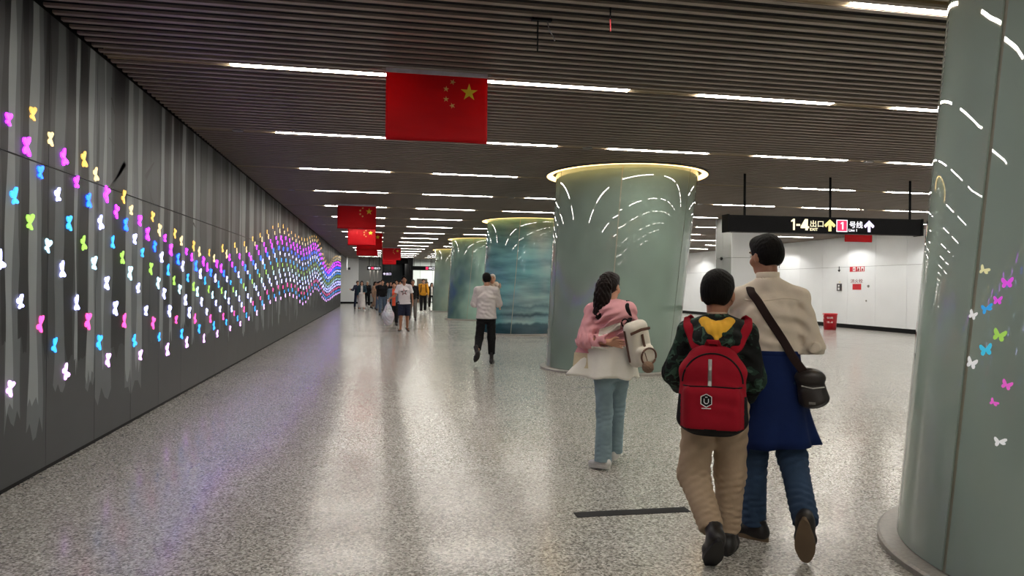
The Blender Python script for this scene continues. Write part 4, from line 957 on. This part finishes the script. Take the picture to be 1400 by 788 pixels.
MB().tube([(.165, -.183, .955), (.225, -.190, .945), (.285, -.183, .955)], .004, 6).build('zip', M['steel'], bg); MB().box((.205, -.192, .855), (.24, -.182, .868)).build('tag', M['steel'], bg)

# the boy with the red backpack
rz = -math.radians(27.5)
t, J = person('boy in camouflage hooded jacket and khaki trousers wearing a red backpack', (1.885, 3.73, 0), rz, 1.58,
    dict(legL=(-2, 6, 42, -20), legR=(12, 0, 14, -1), footL=(46, 14), footR=(0, 6), armL=((-.35, .12, -.93), (.12, .85, -.5)), armR=((.20, .02, -.97), (-.15, .75, -.6)), head=(D2R(-12), D2R(-8), 0), lean=.02, heads=1.15, shw=.168, shzL=-.02, shzR=-.02), .008, 'skin_tan', bodyh=.0065)
s = J['s']
trousers(t, J, .008, cm('khaki twill', (170, 148, 124)), .112, .094, .072, -.03, folds=1.2)
def hoodie(V, b, s):
    V.cone(b(-.10, -.075, .47), b(0, -.155, .40), (.05, .04), (.075, .05), k=.05); V.cone(b(.10, -.075, .47), b(0, -.155, .40), (.05, .04), (.075, .05), k=.05)
    V.ell(b(0, -.15, .39), (.125, .06, .07), None, .04); V.fold(b(.05, -.2, .40), (.3, 0, 1), .05, .007, .06)
sh = upper(t, J, .008, M['camo'], -.10, (.172, .172, .186), (.13, .128, .13), 'long', (.072, .068, .054), 1.0, .01, 'jacket', None, hoodie)
V = Vol(.007); b = J['top']; V.cone(b(-.075, -.09, .50), b(.0, -.185, .45), (.035, .03), (.05, .028), k=.03); V.cone(b(.075, -.09, .50), b(0, -.185, .45), (.035, .03), (.05, .028), k=.03); V.cone(b(0, -.15, .47), b(.0, -.235, .395), (.06, .024), (.012, .012), k=.02)
for i in range(3): V.fold(b(.04 * (i - 1), -.17, .46), (1, 0, .2), .035, .003, .04, i)
V.build('hood_lining', cm('yellow lining', (232, 176, 58)), t); collar(t, J, cm('pale collar', (190, 160, 140)), .058, .03)
shoes(t, J, .007, black_lea, black_rub, boot=.03, bulk=1.22)
bp = thing('backpack', 'red school backpack with black base and white shield emblem on the boy', 'backpack', t.location, rz)
bx, by = -.018, -.215
red = cm('crimson nylon', (152, 14, 34), weave=600, var=.1); blk = cm('black nylon', (22, 20, 22))
V = Vol(.007); V.cone((bx, by, .80), (bx, by + .02, 1.06), (.188, .10), (.165, .088), k=.03); V.cone((bx, by + .02, 1.06), (bx, by + .035, 1.13), (.165, .088), (.13, .07), k=.03)
V.box((bx, by - .055, .865), (.15, .055, .125), .045, None, .018); V.plane((0, 0, .715), (0, 0, -1)); V.fold((bx + .08, by - .1, .95), (.4, 0, 1), .07, .004, .08)
body = V.build('pack_body', [red, blk], bp, lambda c: ((c[:, 2] < .762) | ((np.abs(c[:, 0] - bx) > .163) & (c[:, 2] < .93))).astype(int))
bv = surface(body)
MB().tube(lay(bv, [(bx + .155 * math.cos(a), 0, 1.0 + .155 * math.sin(a)) for a in np.linspace(.0, math.pi, 24)], .001), .005, 8).build('zip', blk, bp, True)
MB().tube(lay(bv, [(bx + x, 0, .985 - .2 * x * x) for x in np.linspace(-.15, .15, 16)], .001), .004, 8).build('pocket_zip', blk, bp, True)
MB().tube(lay(bv, [(bx - .012, 0, z) for z in np.linspace(1.125, .985, 6)], .001), (.010, .003), 8, flat=(0, 1, 0)).build('silver_zip', M['steel'], bp)
MB().tube([(bx - .035, by + .03, 1.185), (bx - .025, by - .01, 1.215), (bx + .025, by - .01, 1.215), (bx + .035, by + .03, 1.185)], (.014, .004), 8, flat=(0, 1, 0)).build('grab_handle', red, bp)
p = lay(bv, [(bx - .028, 0, .915)], .002)[0]
hexo = [(0, .034), (.027, .020), (.027, -.018), (0, -.034), (-.027, -.018), (-.027, .020)]
MB().prism([(a, b_) for a, b_ in hexo], p, (1, 0, 0), (0, 0, 1), .003).build('emblem_plate', blk, bp)
mb = MB()
for i in range(6):
    a, b_ = hexo[i], hexo[(i + 1) % 6]; mb.tube([(p.x + a[0], p.y - .004, p.z + a[1]), (p.x + b_[0], p.y - .004, p.z + b_[1])], .0022, 6)
mb.tube([(p.x - .011, p.y - .004, p.z + .010), (p.x - .011, p.y - .004, p.z - .008), (p.x - .005, p.y - .004, p.z - .016), (p.x + .005, p.y - .004, p.z - .016), (p.x + .011, p.y - .004, p.z - .008), (p.x + .011, p.y - .004, p.z + .010)], .0026, 6)
mb.tube([(p.x - .006, p.y - .004, p.z + .018), (p.x + .006, p.y - .004, p.z + .018)], .0024, 6); mb.tube([(p.x - .024, p.y - .004, p.z - .041), (p.x + .024, p.y - .004, p.z - .041)], .002, 6)
mb.build('emblem', M['sign_white'], bp)
jv = surface(sh)
for sg, xs in ((-1, (-.155, -.085)), (1, (.16, .08))):
    z1 = J['shL'][2] + .055
    pts = lay(jv, [(xs[0] + (xs[1] - xs[0]) * q, 0, z1 - .02 - .17 * q) for q in (0.0, .3, .6)], .007)
    path = [(sg * .135, .10, z1 - .10), (sg * .15, .055, z1 + .005), (xs[0], -.01, z1 + .022)] + [tuple(q) for q in pts] + [(xs[1] * 1.0, by + .05, 1.165)]
    MB().tube(smooth_path(path), (.026, .006), 10, flat=(0, 1, .25)).build('shoulder_strap', red, bp, True)

# the woman in the pink and white jacket
rz = -math.radians(18.8)
t, J = person('woman with long dark ponytail in pink and white jacket and pale blue jeans', (1.92, 5.65, 0), rz, 1.60,
    dict(legL=(-3, -2, 5, 1), legR=(24, -4, 28, -3), footL=(6, 44), footR=(0, 5), armL=((-.26, -.30, -.9), (.86, -.42, -.02)), handL=(1, -.12, -.08), palmL=(0, -1, -.2), curlL=.3, armR=((.22, .10, -.95), (-.3, .85, .35)), head=(D2R(-28), D2R(-8), D2R(-5)), lean=.03, tilt=-.05, shw=.158, hipw=.08), .008, 'skin', bodyh=.006, hair=None)
s = J['s']; hair_cap(t, J, .007, M['hair_brown'], 'full')
V = Vol(.007); q0 = head_pt(J, 0, -.085, .03)
tail = [q0 + np.array(p) for p in ((0, 0, .02), (-.012, -.045, -.04), (-.02, -.05, -.11), (-.032, -.045, -.18), (-.045, -.055, -.25), (-.03, -.05, -.31))]
V.chain(tail, [.05, .062, .066, .058, .046, .018], .03)
for i in range(14): V.fold(tail[i % 6] + np.array((.03 * math.sin(i * 2.1), -.03, .02 * math.cos(i))), (math.cos(i * 1.7), .4, .35), .03, .006, .045, i)
V.build('ponytail', M['hair_brown'], t)
trousers(t, J, .008, cm('pale blue denim', (134, 156, 164), var=.2), .098, .072, .078, .045, folds=.8)
pinkc = cm('pink fleece', (222, 160, 166), var=.06); whitec = cm('white nylon', (238, 234, 224), var=.05)
hem_z = -.15
def hood(V, b, s):
    V.cone(b(-.09, -.05, .49), b(0, -.115, .45), (.05, .045), (.06, .045), k=.05); V.cone(b(.09, -.05, .49), b(0, -.115, .45), (.05, .045), (.06, .045), k=.05); V.ell(b(.01, -.11, .42), (.12, .055, .07), None, .05)
    V.cone(b(-.15, -.02, .50), b(-.19, -.06, .505), (.03, .02), (.012, .010), k=.02)
    for i in range(5): V.fold(b(-.08 + .04 * i, -.15, .40 - .04 * i), (-.5, 0, 1), .06, .008, .07, i)
def pinkpick(c):
    zz = c[:, 2]; x = c[:, 0]; arm = x < -.17
    stripe = (zz > 1.135 + .35 * (x + .02)) & (zz < 1.19 + .35 * (x + .02)) & (x > -.11) & (x < .06) & (c[:, 1] < -.05)
    return np.where(((zz > 1.02) | (arm & (zz > .95))) & ~stripe, 0, 1)
sh = upper(t, J, .008, [pinkc, whitec], hem_z, (.158, .158, .172), (.13, .122, .126), 'long', (.074, .070, .058), 1.6, .028, 'jacket', pinkpick, hood)
rings = []
for i in range(14):
    v = i / 13; ring = []
    for k in range(64):
        a = 2 * math.pi * k / 64; c_, s_ = math.cos(a), math.sin(a); f = 1 + .10 * v * math.sin(6 * a + .6) + .04 * v * math.sin(11 * a)
        left = max(-c_, 0) ** 2
        ring.append((c_ * (.165 + .035 * v + .165 * left * v) * f + .0, s_ * (.135 + .045 * v) * f - .008, 1.03 - (.265 + .012 * math.sin(5 * a)) * v))
    rings.append(ring)
skirt = sheet(t, 'jacket_skirt', whitec, rings, .008); sv = surface(skirt)
pk = lay(sv, [(-.315, 0, .955), (-.205, 0, .955), (-.195, 0, .835), (-.325, 0, .835)], .004)
MB().add(pk + [p + Vector((0, -.01, 0)) for p in pk], [(4, 7, 6, 5), (0, 1, 5, 4), (1, 2, 6, 5), (2, 3, 7, 6), (3, 0, 4, 7), (0, 3, 2, 1)]).build('pocket', cm('cream canvas', (206, 192, 160)), t)
pk = lay(sv, [(-.285, 0, 1.01), (-.185, 0, 1.01), (-.195, 0, .957), (-.31, 0, .957)], .004)
MB().add(pk + [p + Vector((0, -.008, 0)) for p in pk], [(4, 7, 6, 5), (0, 1, 5, 4), (1, 2, 6, 5), (2, 3, 7, 6), (3, 0, 4, 7), (0, 3, 2, 1)]).build('pocket_flap', pinkc, t)
shoes(t, J, .008, white_lea, white_rub)
wb_ = thing('backpack', 'small white backpack with brown trim on the shoulder of the woman', 'backpack', t.location, rz)
Rk = rotm(D2R(38), 0, D2R(-14)); kc = np.array((.205, -.17, 1.055)); kp = lambda x, y, z: kc + Rk @ np.array((x, y, z))
wl_ = plain('white quilted leather', srgb(216, 208, 194), .5, 0, .05); brn = plain('brown leather trim', srgb(92, 58, 42), .45)
V = Vol(.007); V.box(kp(0, 0, 0), (.105, .062, .185), .055, Rk); V.box(kp(0, -.055, -.095), (.085, .045, .08), .04, Rk, .008); V.build('pack_body', [wl_, blk], wb_, lambda c: (((c - kc) @ Rk)[:, 1] > .035).astype(int))
mb = MB()
for zz_ in (.105,): mb.tube([kp(-.10, -.055, zz_), kp(0, -.068, zz_ + .012), kp(.10, -.055, zz_)], (.012, .005), 8, flat=tuple(Rk @ np.array((0, 1, 0))))
mb.build('top_trim', brn, wb_)
MB().tube([kp(-.0, -.07, .08), kp(0, -.072, 0), kp(0, -.078, -.03)], (.011, .005), 8, flat=tuple(Rk @ np.array((0, 1, 0)))).build('centre_trim', brn, wb_)
MB().tube([kp(.075 * math.cos(a), -.103, -.10 + .065 * math.sin(a)) for a in np.linspace(0, 2 * math.pi, 28)], .008, 8).build('pocket_trim', brn, wb_)
MB().tube([kp(-.107, .01, .13), kp(-.108, .01, 0), kp(-.107, .01, -.13)], (.010, .004), 8, flat=tuple(Rk @ np.array((1, 0, 0)))).build('side_trim', brn, wb_)
jv = surface(sh); zs_ = J['shR'][2]
pts = lay(jv, [(.115, 0, zs_ + .03), (.13, 0, zs_ - .02), (.14, 0, zs_ - .07)], .008)
MB().tube(smooth_path([(.135, .09, zs_ - .12), (.125, .05, zs_ + .03), (.12, 0, zs_ + .07)] + [tuple(q) for q in pts] + [tuple(kp(-.05, .05, .16))]), (.017, .005), 10, flat=(0, 1, .2)).build('shoulder_strap', blk, wb_, True)
MB().tube([(.10 + .028 * math.cos(a), -.165, zs_ - .10 + .032 * math.sin(a)) for a in np.linspace(0, 2 * math.pi, 18)], .006, 8).build('strap_loop', blk, wb_)
V = Vol(.006); pc = kp(-.05, -.13, -.17); V.ell(pc, (.046, .046, .046))
for i in range(8): V.fold(pc + .03 * np.array((math.sin(i * 2), math.cos(i * 3), math.sin(i * 5))), (math.cos(i), math.sin(i * 2), .5), .014, .004, .03, i)
pp = V.build('pompom', cm('brown fur', (128, 104, 86)), wb_); MB().tube([pc + np.array((0, 0, .03)), kp(-.03, -.10, -.06)], .004, 6).build('cord', brn, pp)

# the man carrying a child
rz = -math.radians(8.6)
t, J = person('man in loose white top and black trousers carrying a child, by the wave column', (2.07, 13.64, 0), rz, 1.75,
    dict(legL=(-6, 6, 44, 5), legR=(2, 2, 3, 1), footL=(38, 24), footR=(0, 8), armL=((-.22, .30, -.9), (.5, .8, .3)), armR=((.22, .35, -.88), (-.35, .85, .45)), head=(D2R(10), D2R(-4), D2R(-4)), lean=-.03), .011, bodyh=.009)
trousers(t, J, .011, cm('black cotton', (20, 20, 22)), .098, .078, .064, -.08); upper(t, J, .011, cm('off white jersey', (214, 206, 204), var=.04), -.09, (.19, .176, .182), (.145, .13, .125), 'half', (.074, .072, .074), .9, .015, 'loose_top')
shoes(t, J, .010, black_lea, black_rub, boot=.12)
ca, sa = math.cos(rz), math.sin(rz)
cx_, cy_ = t.location.x + .11 * ca - .19 * sa, t.location.y + .11 * sa + .19 * ca
ct, CJ = person('small child with pale cap looking back over the shoulder of the man', (cx_, cy_, .90), rz + math.pi, .80, dict(legL=(70, 25, 80, 10), legR=(70, 25, 80, 10), lift=.14, armL=((-.3, .6, -.3), (-.1, .8, .3)), armR=((.3, .6, -.3), (.1, .8, .3)), heads=1.02, lean=.12), .010, bodyh=.007, cat='child', name='child', hair=('full', cm('pale cap', (214, 206, 196))))
upper(ct, CJ, .009, cm('cream baby top', (216, 200, 182)), -.05, rs=(.085, .07, .055)); trousers(ct, CJ, .009, cm('cream baby trousers', (206, 196, 184)), .1, .08, .06)

# the man walking up in a white T-shirt and shorts
rz = math.pi - math.radians(2)
t, J = person('man walking up in white T-shirt with star print and navy shorts', (.84, 23.28, 0), rz, 1.76,
    dict(legL=(-6, 1, 20, 1), legR=(8, 2, 6, 2), footL=(28, 22), footR=(0, 14), armR=((.34, .02, -.94), (.74, .42, -.45)), handR=(.45, .3, -.8), curlR=1.2, armL=((-.28, -.05, -.95), (-.10, .2, -.97)), head=(D2R(8), D2R(6), D2R(5)), tilt=.03), .011, 'skin_tan', bodyh=.009)
trousers(t, J, .010, cm('navy shorts cotton', (38, 42, 62)), .115, .098, .06, -.01, upto='knee', name='shorts'); ts = upper(t, J, .010, cm('white T-shirt jersey', (224, 216, 220), var=.03), -.10, (.19, .182, .192), (.145, .135, .13), 'short', (.072, .074, .05), .5, .02, 't_shirt')
tv = surface(ts); mb = MB()
cxs, czs = .015, J['chest'][2] - .05
outl = star_pts(.125, .15); inn = star_pts(.07, .15); cen = []
mb = MB()
for k in range(10):
    quad = lay(tv, [(cxs + outl[k][0], 0, czs + outl[k][1]), (cxs + outl[(k + 1) % 10][0], 0, czs + outl[(k + 1) % 10][1]), (cxs + inn[(k + 1) % 10][0], 0, czs + inn[(k + 1) % 10][1]), (cxs + inn[k][0], 0, czs + inn[k][1])], .009, (0, -1, 0)); mb.add(quad, [(0, 1, 2, 3)], k % 3 == 0)
mb.build('star_print', [cm('dark print', (40, 36, 48)), M['sign_red']], t)
V = Vol(.008)
for c in 'LR':
    f, u, a = J['fd' + c], J['fu' + c], J['ank' + c]; l = np.cross(f, u); V.box(a - u * .078 + f * .05, (.046, .135, .013), .012, np.stack([l, f, u], 1), .01); V.cone(a - u * .05 + f * .09 - l * .04, a - u * .05 + f * .09 + l * .04, .02, .02, f, .01)
V.p = V.p[:2]; V.build('sandal', black_rub, t)
V = Vol(.008); c = 'R'; f, u, a = J['fd' + c], J['fu' + c], J['ank' + c]; l = np.cross(f, u); V.box(a - u * .078 + f * .05, (.046, .135, .013), .012, np.stack([l, f, u], 1), .01); V.cone(a - u * .05 + f * .09 - l * .04, a - u * .05 + f * .09 + l * .04, .02, .02, f, .01); V.build('sandal', black_rub, t)
hd = J['wrR'] + J['hdR'] * .085; bagt = thing('plastic_bag', 'full white plastic bag held by the man in the star T-shirt', 'bag', t.location, rz)
V = Vol(.009); bt = hd + np.array((.0, .0, -.02)); V.chain([bt, bt + (.0, 0, -.22), bt + (-.01, 0, -.46), bt + (-.01, 0, -.62)], [.022, .10, .185, .15], .05, (1, 0, 0)); V.ell(bt + (.08, .03, -.42), (.10, .09, .12), None, .05)
for i in range(16): V.fold(bt + (.14 * math.sin(i * 2.4), .12 * math.cos(i * 2.4), -.12 - .035 * i), (math.cos(i * 1.3), math.sin(i), .35), .075, .012, .08, i)
pb = NT('thin white plastic'); pb.set(.3, color=srgb(206, 204, 214)); pb.b.inputs['Subsurface Weight'].default_value = .3; V.build('bag_body', pb.m, bagt)
for g in (-1, 1): MB().tube([bt + (g * .03, 0, -.03), bt + (g * .012, 0, .05), bt + (0, .02, .07)], (.018, .004), 8, flat=(0, 1, 0)).build('handle', pb.m, bagt, True)

# the crowd farther down the hall
WALK = [dict(legL=(14, 2, 8, 1), legR=(-10, 2, 28, 1), footR=(26, 8), armL=((-.16, -.2, -.96), (-.05, .1, -1)), armR=((.16, .25, -.95), (.05, .5, -.85))),
        dict(legL=(-8, 2, 22, 1), legR=(12, 2, 6, 1), footL=(24, 8), armL=((-.18, .2, -.95), (-.02, .45, -.9)), armR=((.16, -.15, -.97), (.05, .12, -1))),
        dict(legL=(2, 4, 4, 3), legR=(-2, 4, 4, 3), armL=((-.2, .1, -.97), (.2, .8, -.3)), armR=((.18, .05, -.98), (.05, .2, -.97)))]
def open_front(w_): return lambda c: ((np.abs(c[:, 0]) < w_) & (c[:, 1] > .02)).astype(int)
def walker(label, x, y, H, topc, botc, pose=0, hair=('short', 'hair'), inner=None, shoe=None, turn=0.0, skin='skin', bottom='trousers', sleeve='long', hem=-.06, h=.014, extra=None, back=False):
    P = dict(WALK[pose]); P.update(extra or {})
    t, J = person(label, (x, y, 0), (0 if back else math.pi) + turn, H, P, h, skin, 'people walking in the far hall', hair=hair, bodyh=.011)
    if bottom == 'dress':
        rings = []
        for i in range(8):
            v = i / 7; rings.append([((.165 + .06 * v) * math.cos(a) * (1 + .06 * v * math.sin(6 * a)), (.13 + .08 * v) * math.sin(a) * (1 + .06 * v * math.sin(6 * a)), J['pel'][2] + .12 - (J['pel'][2] - .08) * v) for a in np.linspace(0, 2 * math.pi, 28, endpoint=False)])
        sheet(t, 'skirt', botc, rings, .01)
    else: trousers(t, J, h, botc, .098, .078, .07, -.01)
    upper(t, J, h, [topc, inner] if inner else topc, hem, (.176, .17, .186), (.128, .122, .126), sleeve, (.076, .068, .052), 1.2, .012, 'jacket' if inner else 'top', open_front(.06) if inner else None)
    shoes(t, J, .012, shoe or black_lea, black_rub if shoe is None else white_rub)
    return t, J
K = dict(black=cm('black jersey', (24, 23, 26)), denim=cm('mid blue denim', (86, 102, 124)), orange=cm('orange knit', (226, 92, 62)), slate=cm('slate blue wool', (92, 108, 120)), yellow=cm('amber yellow nylon', (226, 160, 48)), white=cm('white cotton', (222, 218, 214)), teal=cm('dark teal wool', (40, 62, 72)), grey=cm('grey trousers wool', (104, 98, 94)), tan=cm('tan cotton', (150, 122, 102)), navy=cm('navy wool', (40, 46, 66)), cocoa=cm('cocoa wool', (92, 72, 62)))
walker('woman in orange top and slate blue cardigan behind the man in the star T-shirt', .58, 26.99, 1.62, K['slate'], K['black'], 0, ('full', 'hair'), K['orange'], hem=-.16)
ot = bpy.context.scene
walker('man in black jacket and blue jeans left of the orange top', .21, 36.0, 1.76, K['black'], K['denim'], 1)
walker('balding man in black shirt and grey trousers behind the star T-shirt', 1.47, 30.96, 1.76, K['black'], K['grey'], 0, ('short', cm('thin grey hair', (92, 84, 80))), skin='skin_tan')
yt, YJ = walker('tall man in amber yellow jacket with dark straps and black trousers', 2.42, 38.92, 1.86, K['yellow'], K['black'], 1, shoe=white_lea)
for g in (-1, 1): MB().tube([YJ['top'](g * .11, .10, .50) , YJ['top'](g * .12, .145, .38), YJ['top'](g * .13, .15, .2), YJ['top'](g * .16, .06, .08)], (.022, .006), 8, flat=(0, 1, 0)).build('strap', K['black'], yt)
walker('girl in black jacket over white shirt at the foot of the green column', 3.46, 46.86, 1.68, K['black'], K['black'], 2, ('bob', 'hair'), K['white'], white_lea)
walker('woman in long white skirt with dark teal jacket near the mural wall', -.93, 41.99, 1.72, K['teal'], K['white'], 2, ('bob', 'hair'), K['white'], white_lea, bottom='dress', hem=-.12)
walker('person in navy at the left edge of the crowd with one arm out', -1.3, 46.0, 1.74, K['navy'], K['navy'], 2, turn=.5, extra=dict(armR=((.5, .2, -.8), (.7, .3, .1))))
walker('person in black with a pale cap behind the teal jacket', -.7, 48.0, 1.74, K['black'], K['black'], 1, ('full', cm('pale hat', (196, 196, 190))), shoe=white_lea)
walker('person in tan clothes seen from the side in the crowd', -.22, 45.0, 1.7, K['tan'], K['tan'], 1, ('bob', 'hair_brown'), turn=1.1, skin='skin_tan')
walker('person in cocoa jacket deep in the crowd by the posts', -.06, 50.0, 1.72, K['cocoa'], K['black'], 0, turn=.6)
walker('person with bare forearm raised beside the black jacket', .06, 43.0, 1.72, K['black'], K['denim'], 2, turn=.5, sleeve='short', extra=dict(armR=((.5, .4, -.6), (.4, .5, .5))))
walker('person in black right behind the black jacket', .53, 42.0, 1.7, K['black'], K['black'], 0)
walker('person in dark coat between the black jacket and the orange top', .78, 46.0, 1.72, K['navy'], K['black'], 1, ('bob', 'hair'))
walker('dark haired person half hidden between orange top and star T-shirt', 1.26, 42.0, 1.74, K['cocoa'], K['black'], 2, ('full', 'hair_brown'))
walker('person in pale clothes half hidden right of the yellow jacket', 3.5, 51.88, 1.78, K['white'], K['grey'], 0)
walker('dark haired person just behind the head of the woman in orange', .82, 32.99, 1.74, K['black'], K['black'], 1)
